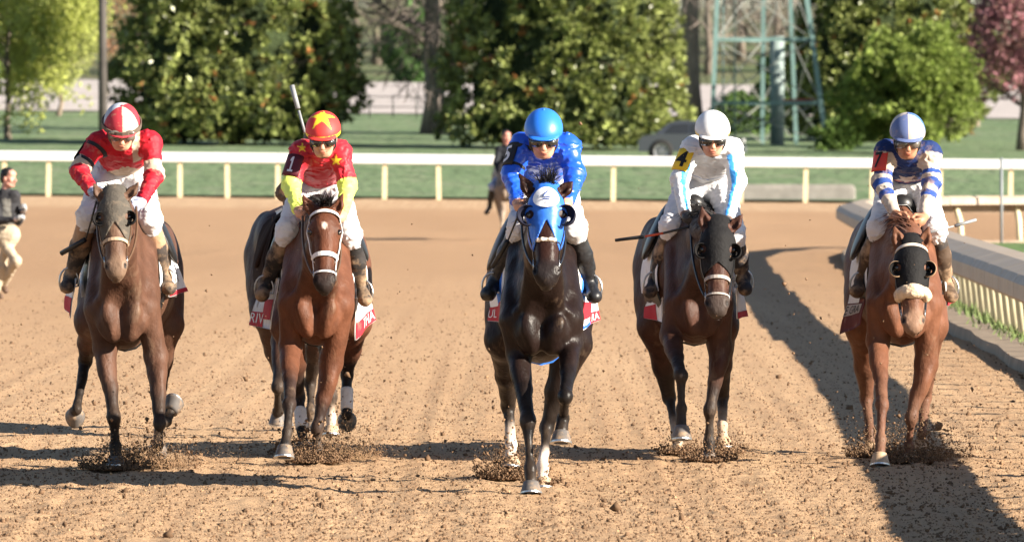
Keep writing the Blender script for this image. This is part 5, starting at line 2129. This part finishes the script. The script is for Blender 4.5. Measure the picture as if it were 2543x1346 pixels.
tack(hA_, dict(corners=[(186, 690, .42), (168, 700, .95), (162, 768, 1.0), (176, 790, .46)], bands=[(0, 1, .5, .97, CLOTH_R)], text=[]),
     dict(corners=[(410, 640, .5), (430, 636, 1.0), (463, 724, 1.05), (420, 738, .5)], bands=[(0, 1, .88, .99, CLOTH_R)], text=[('R', .5, .72, .42, .68, CLOTH_K)]),
     stir=STR(jA_), leather=nmat('tan_strap', (.55, .36, .20), .6, .3))
whip('short black whip with a flat flap beside the red jockey boot', [P(240, 500, hA_.D - .1), P(214, 592, hA_.D + .25), P(211, 596, hA_.D + .26), P(153, 629, hA_.D + .4)], [.007, .005, .017, .017],
     [(0, 1, WHIPK, 'shaft'), (2, 3, WHIPK, 'flap')])

# ================================================================== HORSE 2: bright bay, white bridle, number 1
hB_ = Horse(392, 785, 'racehorse', 'bay racehorse with a white bridle and small forehead star, number 1')
make_horse(hB_, (806, 512, -.68), (806, 720, -.92), [(748, 478, -.66), (853, 478, -.66)],
           [[(722, 862, .08), (719, 1003, -.45), (713, 1074, -.58), (704, 1126, -.68)],
            [(822, 900, .14), (788, 1060, .05), (787, 1118, .06), (788, 1150, .02)]],
           [[(742, 985, 1.6), (750, 1070, 1.38), (755, 1116, 1.32)],
            [(862, 930, 1.7), (861, 1026, 1.55), (862, 1034, 1.68)]],
           (.102, .040, .022), (.014, .012, .012), coat_mat('coat_bay', .06), nose_col=(.018, .013, .012), face=(.088, .032, .017), neck_col=(.072, .029, .017),
           blaze=[(.27, .0, .023, (.50, .41, .35)), (.30, .0, .017, (.50, .41, .35))], chestw=1.0)
mane_tail(hB_, forelock=True, fl_up=.35)
WTACK = nmat('white_tack', (.74, .72, .70), .7, .25, noise=.08, nscale=20)
jB_ = Person(hB_.D, 'person', 'jockey in red silks with yellow stars and lime forearms', 'person', RIDERS, tuple(hB_.L(0, .6, 1.6)))
make_person(jB_, (803, 341, .04), 20, -3, [(742, 366, .25), (850, 366, .25)], [(722, 458, .17), (864, 462, .17)], [(741, 522, -.04), (850, 535, -.04)], [(752, 538, -.16), (838, 548, -.16)],
            (795, 468, .70), [(715, 573, .32), (868, 580, .32)], [(660, 706, .56), (898, 716, .56)], [(651, 733, .43), (907, 745, .44)],
            SILK, BREECH, (BOOTM, (.03, .026, .025), (.02, .018, .018)), SHELL, goggles=GOG_M, jcol=(RED, jB), hcol=((.58, .035, .03), hB, (.58, .035, .03)), boot_top=.24, jacket_len=-.03)
arm_number(jB_, 0, .52, '1', nmat('plate_maroon', (.09, .012, .022), .6, .3), nmat('plate_ink_pale'), turn=1.15, w=.12, hh=.145, size=(.28, .72))
bridle(hB_, WTACK, .60, .028, brow=True, reins=[jB_.Ha[0], jB_.Ha[1]], rein_mat=LEATHER, bit=2)
tack(hB_, dict(corners=[(690, 690, .42), (650, 700, 1.0), (620, 808, 1.05), (672, 818, .45)], bands=[(.02, .5, .42, .82, CLOTH_R), (.45, 1, .68, .99, CLOTH_R)],
               text=[('L', .92, .55, .35, .62, CLOTH_P), ('RIV', .97, .42, .71, .92, CLOTH_P)]),
     dict(corners=[(884, 690, .5), (905, 690, 1.0), (930, 795, 1.05), (882, 845, .5)], bands=[(0, 1, .72, .99, CLOTH_R)], text=[('THA', .35, .97, .74, .94, CLOTH_P)]),
     stir=STR(jB_), leather=nmat('tan_strap'))
for i in (2, 3):
    leg_wrap(hB_, i, .38, .92, nmat('white_bandage', (.74, .66, .60), .85, .15, noise=.1, nscale=20, mud=MUD, mudamt=.15), .041)
whip('grey whip held upright behind the starred red helmet', [P(757, 330, jB_.D + .25), P(742, 275, jB_.D + .28), P(740, 270, jB_.D + .28), P(725, 213, jB_.D + .32)], [.009, .009, .016, .016],
     [(0, 1, WHIPG, 'shaft'), (2, 3, WHIPG, 'flap')])
# lettering on the cap band
Vt, Ft = text_mesh('IG', True)
pts = np.array([jB_.Hd(-.108 * math.sin(.02 + (u - .5) * .34), -.002 + .134 * math.cos((u - .5) * .34) + .012, .036 + v * .013) for u, v in Vt])
mesh_obj('cap_lettering', pts, Ft, nmat('cap_ink', (.03, .03, .02), .6, .3), jB_.helm, False)

# ================================================================== HORSE 3: near black, blue hood, number 5
hC_ = Horse(425, 1345, 'racehorse', 'near-black racehorse in a blue hood with a white disc, in the centre')
make_horse(hC_, (1356, 458, -.66), (1357, 702, -.95), [(1288, 430, -.62), (1427, 446, -.62)],
           [[(1290, 880, .08), (1310, 1044, -.25), (1317, 1162, -.35), (1320, 1216, -.42)],
            [(1416, 858, .05), (1404, 985, -.42), (1399, 1038, -.26), (1391, 1090, -.34)]],
           [[(1262, 1006, 1.85), (1269, 1104, 1.72), (1269, 1152, 1.66)],
            [(1358, 1062, 1.25), (1348, 1158, .95), (1349, 1204, .90)]],
           (.0125, .0072, .006), (.008, .007, .007), coat_mat('coat_near_black', .0, .38, .13, .5), nose_col=(.014, .011, .011), face=(.026, .011, .008),
           sock=[None, None, (.66, .55, .47), (.66, .55, .47)], chestw=1.02)
mane_tail(hC_, forelock=True, fl_up=.75)
HOODB = nmat('blue_hood', (.025, .13, .55), .45, .4, noise=.12, nscale=18, bump=.3, bscale=30, bdist=.006)
hd = hood(hC_, HOODB, t1=.40, cut_face=.36, cupmat=nmat('cup_navy', (.008, .009, .022), .7, .2), cup_r=.060, cup_x=.112)
# white disc with the mark
H = hC_.H
ang = np.linspace(0, 2 * np.pi, 37)[:-1]
def on_face(hh, t, x, off, prims):
    o = hh.H(t, x, -.03)
    return cast(prims, o[None], hh.fr[None], .25)[0] + hh.fr * off
dc = on_face(hC_, .185, 0, .004, hC_.head)
d_up = nrm(-hC_.axh + hC_.fr * -.25); d_fr = nrm(hC_.fr - (hC_.fr @ d_up) * d_up)
RD = .076
def on_disc(x, y, off=0.0):
    return dc + hC_.lat * x * RD + d_up * y * RD + d_fr * (.022 - .042 * x * x - .020 * y * y + off)
disc = [on_disc(0, 0)]
for rr in (.5, 1.0):
    for a in ang:
        disc.append(on_disc(rr * math.cos(a), rr * math.sin(a)))
n_ = len(ang)
Fd = [(0, 1 + i, 1 + (i + 1) % n_) for i in range(n_)] + [(1 + i, 1 + n_ + i, 1 + n_ + (i + 1) % n_, 1 + (i + 1) % n_) for i in range(n_)]
dsk = mesh_obj('hood_disc', np.array(disc), Fd, BADGE_W, hd, True)
mb = MB()
mark = [(.30, .62), (.22, .48), (.05, .22), (-.12, .02), (-.22, -.16), (-.10, -.26), (.02, -.28)]
mb.tube([on_disc(x, y, .003) for x, y in mark], [.0015, .0025, .004, .0045, .004, .003, .002], n=6)
mb.build('hood_mark', BADGE_B, dsk, smooth=True)
for y, x0, x1 in ((-.24, -.05, .30), (-.42, -.28, .26), (-.68, -.03, .05)):
    mb = MB(); mb.tube([on_disc(x0, y, .003), on_disc((x0 + x1) / 2, y, .003), on_disc(x1, y, .003)], .0042, n=5); mb.build('hood_mark', BADGE_B, dsk)
jC_ = Person(hC_.D, 'person', 'jockey in plain glossy blue silks and blue helmet', 'person', RIDERS, tuple(hC_.L(0, .6, 1.6)))
make_person(jC_, (1350, 340, .04), 20, 0, [(1291, 350, .25), (1416, 350, .25)], [(1271, 440, .17), (1427, 436, .17)], [(1284, 502, -.04), (1410, 502, -.04)], [(1297, 524, -.14), (1396, 520, -.16)],
            (1350, 456, .70), [(1292, 562, .32), (1426, 566, .32)], [(1232, 700, .56), (1464, 704, .56)], [(1212, 730, .43), (1475, 736, .44)],
            SATIN, BREECH, (BOOT, BK, (.02, .02, .022)), SHELLS, goggles=GOG_M, jcol=((.012, .085, .58), jC), hcol=((.02, .16, .66), lambda l, c: c), boot_top=.3, wamp=.012, wfreq=11.0)
arm_number(jC_, 0, .42, '5', nmat('plate_black'), nmat('plate_ink_pale'), turn=.5, w=.12, hh=.15, strap_mat=nmat('plate_black'), size=(.5, .72))
bridle(hC_, BLACKL, .0, .02, brow=False, reins=[jC_.Ha[0], jC_.Ha[1]], bit=1, fluffy=None)
Rn = np.stack([hC_.lat, hC_.fr, hC_.axh], axis=1)
strap(hC_, 'noseband', hC_.H(.60, 0, -.05), Rn, .014, BLACKL)
hp = [ell(hC_.H(.60, x, f), np.array((.014, .012, .012)), .012) for x, f in ((-.042, .040), (-.022, .052), (0, .046), (.022, .052), (.042, .040))]
V, Q = sdf_mesh(hp, .004, lambda p, f: f + .003 * fbm(p * 60, 2, 2))
mesh_obj('nose_roll', V, Q, nmat('cream_fleece', (.70, .60, .50), .95, .1), hC_.root)
tack(hC_, dict(corners=[(1256, 650, .42), (1238, 700, .92), (1213, 797, 1.0), (1244, 800, .45)], bands=[(0, 1, .66, .99, CLOTH_R)], text=[('UL', .95, .45, .74, .92, CLOTH_P)]),
     dict(corners=[(1444, 690, .45), (1474, 715, .95), (1487, 794, 1.0), (1441, 822, .5)], bands=[(0, .55, .45, .8, CLOTH_R), (.55, 1, .70, .99, CLOTH_R), (0, .6, .92, .985, CLOTH_B)], text=[('RA', .62, .95, .75, .94, CLOTH_P)]),
     stir=STR(jC_), girth_mat=nmat('girth_blue', (.03, .16, .6), .6, .3))
whip('slim black whip hanging past the blue jockey left boot', [P(1293, 520, hC_.D - .12), P(1262, 596, hC_.D + .15), P(1260, 600, hC_.D + .15), P(1224, 662, hC_.D + .35)], [.007, .005, .015, .015],
     [(0, 1, WHIPK, 'shaft'), (2, 3, WHIPK, 'flap')])

# ================================================================== HORSE 4: dark bay, black hood, number 4
hD_ = Horse(390, 1737, 'racehorse', 'dark bay racehorse in a black hood with pricked ears, number 4', rump_dx=-.07)
make_horse(hD_, (1783, 548, -.70), (1781, 780, -.95), [(1742, 513, -.68), (1846, 530, -.68)],
           [[(1668, 836, .04), (1690, 930, -.42), (1693, 1014, -.46), (1693, 1084, -.52)],
            [(1789, 862, .12), (1763, 1016, .02), (1761, 1098, .05), (1761, 1140, .02)]],
           [[(1662, 988, 1.6), (1680, 1080, 1.32), (1685, 1124, 1.28)],
            [(1793, 985, 1.7), (1794, 1056, 1.52), (1796, 1104, 1.50)]],
           (.056, .025, .017), (.020, .017, .016), coat_mat('coat_dark_bay', .10), nose_col=(.05, .037, .032), face=(.06, .026, .018), neck_col=(.036, .018, .014),
           sock=[None, None, (.40, .30, .22), (.40, .30, .22)], chestw=.86)
mane_tail(hD_, forelock=False)
HOODK = nmat('black_hood', (.012, .0115, .012), .75, .15, noise=.15, nscale=30, bump=.4, bscale=70)
hood(hD_, HOODK, t1=.48, cut_face=.12, cupmat=CUPM)
jD_ = Person(hD_.D, 'person', 'jockey in white silks with blue sleeve stripes and white helmet', 'person', RIDERS, tuple(hD_.L(0, .6, 1.6)))
make_person(jD_, (1769, 339, .04), 20, 2, [(1714, 356, .25), (1822, 358, .25)], [(1688, 446, .17), (1831, 452, .17)], [(1701, 530, -.02), (1808, 545, -.02)], [(1716, 556, -.12), (1796, 560, -.14)],
            (1752, 452, .70), [(1668, 560, .32), (1822, 580, .34)], [(1628, 698, .56), (1845, 690, .54)], [(1614, 724, .43), (1850, 718, .42)],
            SILK, BREECH, (BOOTM, (.03, .027, .03), (.02, .02, .022)), SHELL, goggles=GOG_M, jcol=(WHT, jD), hcol=(WHT, hD), glove=(.025, .024, .026), boot_top=.2)
arm_number(jD_, 0, .50, '4', nmat('plate_gold', (.78, .50, .03), .55, .3), nmat('plate_ink_black', (.012, .012, .012), .6, .3), turn=1.0, w=.12, hh=.155, size=(.62, .72))
bridle(hD_, BLACKL, .63, .022, brow=False, nose_mat=nmat('pale_noseband', (.34, .30, .27), .7, .3), reins=[jD_.Ha[0], jD_.Ha[1]], bit=2)
tack(hD_, dict(corners=[(1646, 690, .42), (1610, 726, .95), (1601, 790, 1.0), (1646, 800, .45)], bands=[(.35, 1, .55, .99, CLOTH_R)], text=[('AL', .95, .6, .22, .45, CLOTH_K)]),
     dict(corners=[(1828, 715, .42), (1842, 716, .9), (1854, 786, .95), (1830, 792, .45)], bands=[(0, 1, .78, .99, CLOTH_R)], text=[]), stir=STR(jD_), saddle_mat=BLACKL)
whip('black and orange whip held out level by the black-gloved jockey', [P(1718, 562, hD_.D - .12), P(1648, 579, hD_.D - .05), P(1602, 587, hD_.D), P(1598, 588, hD_.D), P(1528, 597, hD_.D + .05)], [.009, .008, .007, .012, .010],
     [(0, 1, WHIPK, 'handle'), (1, 2, WHIPR, 'shaft'), (3, 4, WHIPK, 'flap')])

# ================================================================== HORSE 5: chestnut bay, black hood, sheepskin noseband, number 7
hE_ = Horse(392, 2247, 'racehorse', 'light bay racehorse with a fleece noseband beside the near rail, number 7')
make_horse(hE_, (2264, 594, -.75), (2269, 822, -1.0), [(2219, 553, -.72), (2308, 556, -.72)],
           [[(2180, 848, .08), (2191, 1003, -.35), (2187, 1092, -.48), (2184, 1146, -.58)],
            [(2300, 902, .12), (2263, 1036, .05), (2257, 1108, .10), (2254, 1144, .06)]],
           [[(2152, 988, 1.6), (2160, 1072, 1.42), (2161, 1118, 1.38)],
            [(2297, 985, 1.75), (2289, 1076, 1.55), (2286, 1094, 1.66)]],
           (.125, .052, .029), (.105, .048, .030), coat_mat('coat_light_bay', .06), nose_col=(.20, .12, .08), face=(.12, .05, .027), chestw=1.0, dark_hoof=False)
mane_tail(hE_, nmat('brown_hair', (.06, .022, .012), .5, .35, noise=.3, nscale=40), forelock=False)
hood(hE_, HOODK, t1=.58, cupmat=CUPM, cup_rim=nmat('cup_rim_tan', (.30, .19, .11), .7, .2))
jE_ = Person(hE_.D, 'person', 'jockey in navy silks with muddy blue and white hooped sleeves', 'person', RIDERS, tuple(hE_.L(0, .6, 1.6)))
make_person(jE_, (2253, 345, .04), 20, 2, [(2194, 366, .25), (2314, 366, .25)], [(2189, 456, .17), (2313, 454, .17)], [(2224, 532, -.04), (2294, 538, -.04)], [(2240, 554, -.14), (2280, 558, -.14)],
            (2254, 456, .70), [(2184, 566, .32), (2322, 568, .32)], [(2140, 700, .56), (2352, 704, .56)], [(2128, 724, .43), (2362, 736, .44)],
            nmat('caked_silks', vcol=True, rough=.7, spec=.2, noise=.15, nscale=12, bump=.3, bscale=35, bdist=.006, mud=(.30, .19, .12), mudamt=.30, mudscale=11), BREECHM, (BOOTM, (.07, .045, .03), (.04, .034, .032)), SHELLM, goggles=GOGC_M, jcol=(NAVY, jE), hcol=((.10, .135, .28), hE), skin=(.36, .17, .10), boot_top=.22)
arm_number(jE_, 0, .38, '7', nmat('plate_red', (.55, .05, .035), .55, .3), nmat('plate_ink_black'), turn=1.0, w=.11, hh=.145, size=(.45, .75))
bridle(hE_, BLACKL, .0, .02, brow=True, brow_mat=nmat('cream_tape', (.62, .52, .42), .8, .2), reins=[jE_.Ha[0], jE_.Ha[1]], bit=1,
       fluffy=(.60, .085, nmat('fleece', (.60, .46, .32), .95, .1, noise=.2, nscale=40, bump=.8, bscale=70, bdist=.01)))
CLOTH_M = nmat('cloth_muddy_maroon', (.13, .035, .035), .85, .15, noise=.2, nscale=12, mud=(.25, .17, .12), mudamt=.2, mudscale=12)
tack(hE_, dict(corners=[(2146, 742, .42), (2108, 742, .95), (2086, 830, 1.0), (2138, 806, .45)], mat=CLOTH_M, bands=[(.1, 1, .18, .52, nmat('cloth_strip', (.46, .40, .36), .85, .15)), (.3, 1, -.12, .14, CLOTH_W)],
               text=[('E GRA', .95, .15, .22, .48, CLOTH_K)]),
     dict(corners=[(2348, 700, .42), (2356, 705, .9), (2366, 752, .95), (2350, 760, .45)], bands=[(0, 1, .6, .99, CLOTH_R)]), stir=STR(jE_))
whip('grey whip pointing right from the hooped sleeves over the near rail', [P(2300, 580, hE_.D - .1), P(2368, 562, hE_.D), P(2372, 561, hE_.D), P(2424, 546, hE_.D + .06)], [.006, .006, .011, .010],
     [(0, 1, WHIPG, 'shaft'), (2, 3, WHIPG, 'flap')])

# ================================================================== HORSE 6: half hidden behind number 1
hF_ = Horse(362, 768, 'racehorse', 'very dark racehorse half hidden behind the white-bridled bay', vox=.016, rump_dx=-.15)
make_horse(hF_, (800, 545, -.62), (803, 730, -.86), [(775, 520, -.6), (828, 520, -.6)],
           [[(700, 852, .08), (690, 960, -.25), (690, 1022, -.05), (690, 1030, .07)],
            [(818, 862, .10), (822, 985, -.05), (823, 1036, -.08), (823, 1072, -.12)]],
           [[(700, 950, 1.7), (706, 1010, 1.5), (708, 1050, 1.5)], [(770, 950, 1.7), (772, 1020, 1.5), (775, 1066, 1.5)]],
           (.044, .021, .0145), (.02, .016, .014), coat_mat('coat_dark_bay', .10), sock=[None, (.5, .4, .32), None, None])
mane_tail(hF_, forelock=False, n=80)
jF_ = Person(hF_.D, 'person', 'jockey in dull brown silks almost hidden behind the starred red silks', 'person', RIDERS, tuple(hF_.L(0, .6, 1.6)))
make_person(jF_, (790, 365, .04), 20, 0, [(745, 400, .25), (838, 400, .25)], [(708, 480, .17), (850, 470, .17)], [(752, 540, -.04), (832, 540, -.04)], [(765, 552, -.14), (820, 552, -.14)],
            (780, 470, .70), [(722, 570, .32), (832, 576, .32)], [(690, 690, .56), (880, 690, .56)], [(684, 712, .43), (886, 712, .44)],
            SILKM, BREECHM, (BOOTM, (.03, .026, .025), BRN), SHELLM, goggles=GOG_M, jcol=((.12, .065, .035), jC), hcol=((.12, .065, .035), lambda l, c: c), hs=.9)
tack(hF_, dict(corners=[(700, 515, .9), (672, 530, 1.3), (664, 572, 1.35), (690, 580, .95)], bands=[(0, 1, .4, .75, CLOTH_R)]), None, stir=STR(jF_), cloth=nmat('dark_cloth', (.025, .016, .014), .95, .05), saddle_mat=nmat('dark_cloth'), girth_mat=nmat('dark_cloth'), saddle=False)

# ================================================================== OUTRIDER AND RUNNER
hO_ = Horse(127, 1262, 'pony', 'tan-grey outrider pony far back on the track', 'horse', None, vox=.028)
make_horse(hO_, (1268, 432, -.55), (1266, 500, -.75), [(1262, 418, -.55), (1276, 418, -.55)],
           [[(1249, 522, .1), (1247, 565, -.05), (1246, 590, 0), (1245, 604, -.05)], [(1276, 522, .1), (1277, 560, -.2), (1277, 582, -.1), (1277, 594, -.12)]],
           [[(1250, 556, 1.6), (1251, 580, 1.5), (1251, 594, 1.45)], [(1274, 556, 1.6), (1275, 580, 1.5), (1275, 594, 1.45)]],
           (.20, .155, .12), (.34, .27, .20), coat_mat('coat_pony', .1), nose_col=(.12, .1, .09), ear_r=.04)
mane_tail(hO_, forelock=False, n=60)
DARKJ = nmat('dark_jacket', vcol=True, rough=.8, spec=.2, noise=.15, nscale=8)
jO_ = Person(hO_.D, 'person', 'bareheaded outrider in a black jacket on the tan-grey pony', 'person', None, tuple(hO_.L(0, .6, 1.5)))
make_person(jO_, (1258, 340, .55), 8, 20, [(1238, 368, .62), (1279, 368, .62)], [(1232, 405, .52), (1285, 405, .52)], [(1240, 432, .25), (1276, 434, .25)], [(1246, 437, .12), (1270, 438, .12)],
            (1259, 438, .72), [(1222, 462, .34), (1296, 462, .34)], [(1216, 515, .55), (1300, 515, .55)], [(1208, 528, .38), (1306, 528, .38)],
            DARKJ, nmat('pale_blue_jeans', (.30, .36, .52), .8, .2), BLACKL, None, jcol=((.018, .02, .026), jC), hair_m=HAIR_M, skin=(.50, .24, .19), vox=.014, k_=.2)
rD = FPX / 195
jR_ = Person(rD, 'person', 'man in a dark jacket and cream trousers running in from the left edge', 'person', None, tuple(P(12, 736, rD)))
def jR(V, I, c):
    L = V - I['Sm']; idx, pos = arms(V, I)
    c[(idx < 0) & ((L @ I['lat']) > .0) & ((L @ I['lat']) < .10) & (V[:, 1] < I['Sm'][1] + .05) & ((L @ I['spine']) > .03)] = (.17, .165, .15)
    return c
make_person(jR_, (22, 442, 0), 2, 55, [(-14, 486, .05), (38, 484, -.02)], [(-8, 548, -.12), (46, 548, .16)], [(38, 545, -.22), (56, 526, -.02)], [(58, 536, -.26), (66, 512, -.1)],
            (12, 580, .02), [(40, 648, -.12), (2, 662, .1)], [(6, 706, .3), (-12, 728, .2)], [(14, 722, .2), (2, 738, .08)],
            DARKJ, nmat('cream_trousers', (.40, .33, .24), .8, .2, noise=.08, nscale=8), nmat('brown_shoe', (.10, .06, .04), .6, .3), None, jcol=((.03, .03, .034), jR), hair_m=HAIR_M,
            skin=(.50, .25, .19), vox=.012, jacket_len=.17, glove=(.3, .3, .3), thigh=.074, pel_r=.10, boots_kind='shoe', collar=.09, k_=.2)

# ================================================================== THROWN DIRT
def clods(pts, sizes, seed=0):
    r = np.random.default_rng(seed)
    base = np.array([(1, 0, 0), (-1, 0, 0), (0, 1, 0), (0, -1, 0), (0, 0, 1), (0, 0, -1)], float)
    fc = np.array([(0, 2, 4), (2, 1, 4), (1, 3, 4), (3, 0, 4), (2, 0, 5), (1, 2, 5), (3, 1, 5), (0, 3, 5)])
    n = len(pts)
    v = base[None] * (r.uniform(.5, 1.25, (n, 6, 1))) * np.array(sizes)[:, None, None]
    v = v + r.normal(0, .22, (n, 6, 3)) * np.array(sizes)[:, None, None]
    # random turn
    q = r.normal(0, 1, (n, 3, 3))
    q, _ = np.linalg.qr(q)
    v = np.einsum('nij,nkj->nki', q, v) + np.array(pts)[:, None]
    F = (np.arange(n) * 6)[:, None, None] + fc[None]
    return v.reshape(-1, 3), F.reshape(-1, 3)


M_CLOD = nmat('damp_clods', (.16, .098, .058), .95, .1, noise=.35, nscale=22)


def spray(label, spots, seed):
    """spots: (px, py_base, dy, horse, radius m, height m, count)"""
    r = np.random.default_rng(seed)
    P_, S_, dust = [], [], []
    for px, py, hh, dy, rad, hgt, cnt in spots:
        c = hh.W(px, py, dy)
        cnt = int(cnt * 2.2)
        a = r.uniform(0, 2 * np.pi, cnt); q = r.random(cnt) ** .6
        z = r.exponential(.75, cnt) * hgt * (1.2 - q)
        P_.append(np.stack([c[0] + np.cos(a) * q * rad * (1 + .5 * z / (hgt + .01)), c[1] + np.sin(a) * q * rad, z], -1))
        S_.append(r.gamma(1.6, .0022, cnt) + .0018)
        m = cnt // 4                                   # low heap of broken soil
        a = r.uniform(0, 2 * np.pi, m); q = r.random(m) ** .5
        P_.append(np.stack([c[0] + np.cos(a) * q * rad * .7, c[1] + np.sin(a) * q * rad * .7, r.random(m) * hgt * .45 * (1 - q)], -1))
        S_.append(r.gamma(2.0, .0035, m) + .003)
        m = cnt * 2                                    # fine dust hanging over the heap
        a = r.uniform(0, 2 * np.pi, m); q = r.random(m) ** .5
        P_.append(np.stack([c[0] + rad * .5 + np.cos(a) * q * rad * 1.5, c[1] + .3 + np.sin(a) * q * rad, r.exponential(.8, m) * hgt * (1.35 - q)], -1))
        S_.append(r.uniform(.0010, .0026, m))
        dust += [False] * (cnt + cnt // 4) + [True] * m
    V, F = clods(np.concatenate(P_), np.concatenate(S_), seed)
    dm = np.array(dust)[:, None]
    cc = np.where(dm, np.array((.40, .26, .15)), np.array((.15, .092, .055))) * r.uniform(.7, 1.3, (len(dm), 1))
    o = mesh_obj('dirt_spray', V, F, nmat('soil_crumb', vcol=True, rough=.95, spec=.1), None, False, np.repeat(cc, 6, 0))
    return tag(o, label, 'dirt', kind='stuff')


spray('dark soil thrown up round the hooves of the grey-hooded horse', [(285, 1160, hA_, -.05, .22, .10, 900), (380, 1160, hA_, .4, .30, .14, 500), (320, 1100, hA_, .6, .18, .30, 350)], 1)
spray('dark soil thrown up round the hooves of the white-bridled bay', [(788, 1160, hB_, .0, .20, .09, 1000), (745, 1130, hB_, 1.2, .2, .10, 600), (850, 1135, hB_, .8, .25, .14, 500)], 2)
spray('dark soil thrown up behind the hooves of the near-black horse', [(1255, 1188, hC_, 1.6, .17, .12, 1300), (1345, 1205, hC_, .9, .12, .04, 250)], 3)
spray('soil thrown up round the hooves of the white-silks jockey horse', [(1762, 1150, hD_, .0, .18, .07, 600), (1685, 1130, hD_, 1.2, .14, .07, 350), (1800, 1130, hD_, 1.3, .14, .10, 250)], 4)
spray('dark soil thrown up round the hooves of the fleece-nosed horse', [(2255, 1160, hE_, .05, .22, .11, 900), (2170, 1150, hE_, .9, .18, .09, 700), (2320, 1130, hE_, .8, .25, .25, 400)], 5)

# airborne crumbs between and above the horses
r = np.random.default_rng(77)
n = 900
px = r.uniform(0, 2543, n); dep = r.uniform(49, 62, n)
zz = np.abs(r.normal(0, .75, n))
pts = np.stack([(px - 1271.5) / FPX * dep, dep, zz], -1)
clump = vnoise(pts * np.array((1.2, .4, 1.6)), 3) > -.05
pts = pts[clump]
V, F = clods(pts, r.gamma(2.0, .0024, len(pts)) + .0015, 8)
o = mesh_obj('flying_crumbs', V, F, M_CLOD, None, False)
tag(o, 'small crumbs of soil flying between the horses', 'dirt', kind='stuff')

# loose crumbs lying on the churned track
n = 90000
yy = 700 + 660 * r.random(n) ** .75
dep = FPX * CAMH / (yy - HOR)
X = r.uniform(-1, 1, n) * (dep * .0605 + .05)
keep = vnoise(np.stack([X * 3, dep * 1.2, 0 * X], -1), 5) > -.55
X, dep = X[keep], dep[keep]
zz = np.where(dep < 85.8, ground_h(X, dep) * (0.25 + 0.75 * np.clip((86 - dep) / 34, 0, 1)), -.03)
sz = r.gamma(1.8, .0021, len(X)) + .0022
sz = np.where(r.random(len(X)) < .008, sz * 2.2, sz)
dk = r.random(len(X)) < .5
sz = np.where(dk, sz, sz * .6)
V, F = clods(np.stack([X, dep, zz + sz * .3], -1), sz, 12)
cc = np.where(dk[:, None], np.array((.15, .092, .055)), np.array((.33, .21, .122))) * r.uniform(.7, 1.15, len(X))[:, None]
o = mesh_obj('soil_crumbs', V, F, nmat('soil_crumb', vcol=True, rough=.95, spec=.1), None, False, np.repeat(cc, 6, 0))
tag(o, 'loose crumbs and clods lying over the churned dirt', 'dirt', kind='stuff')
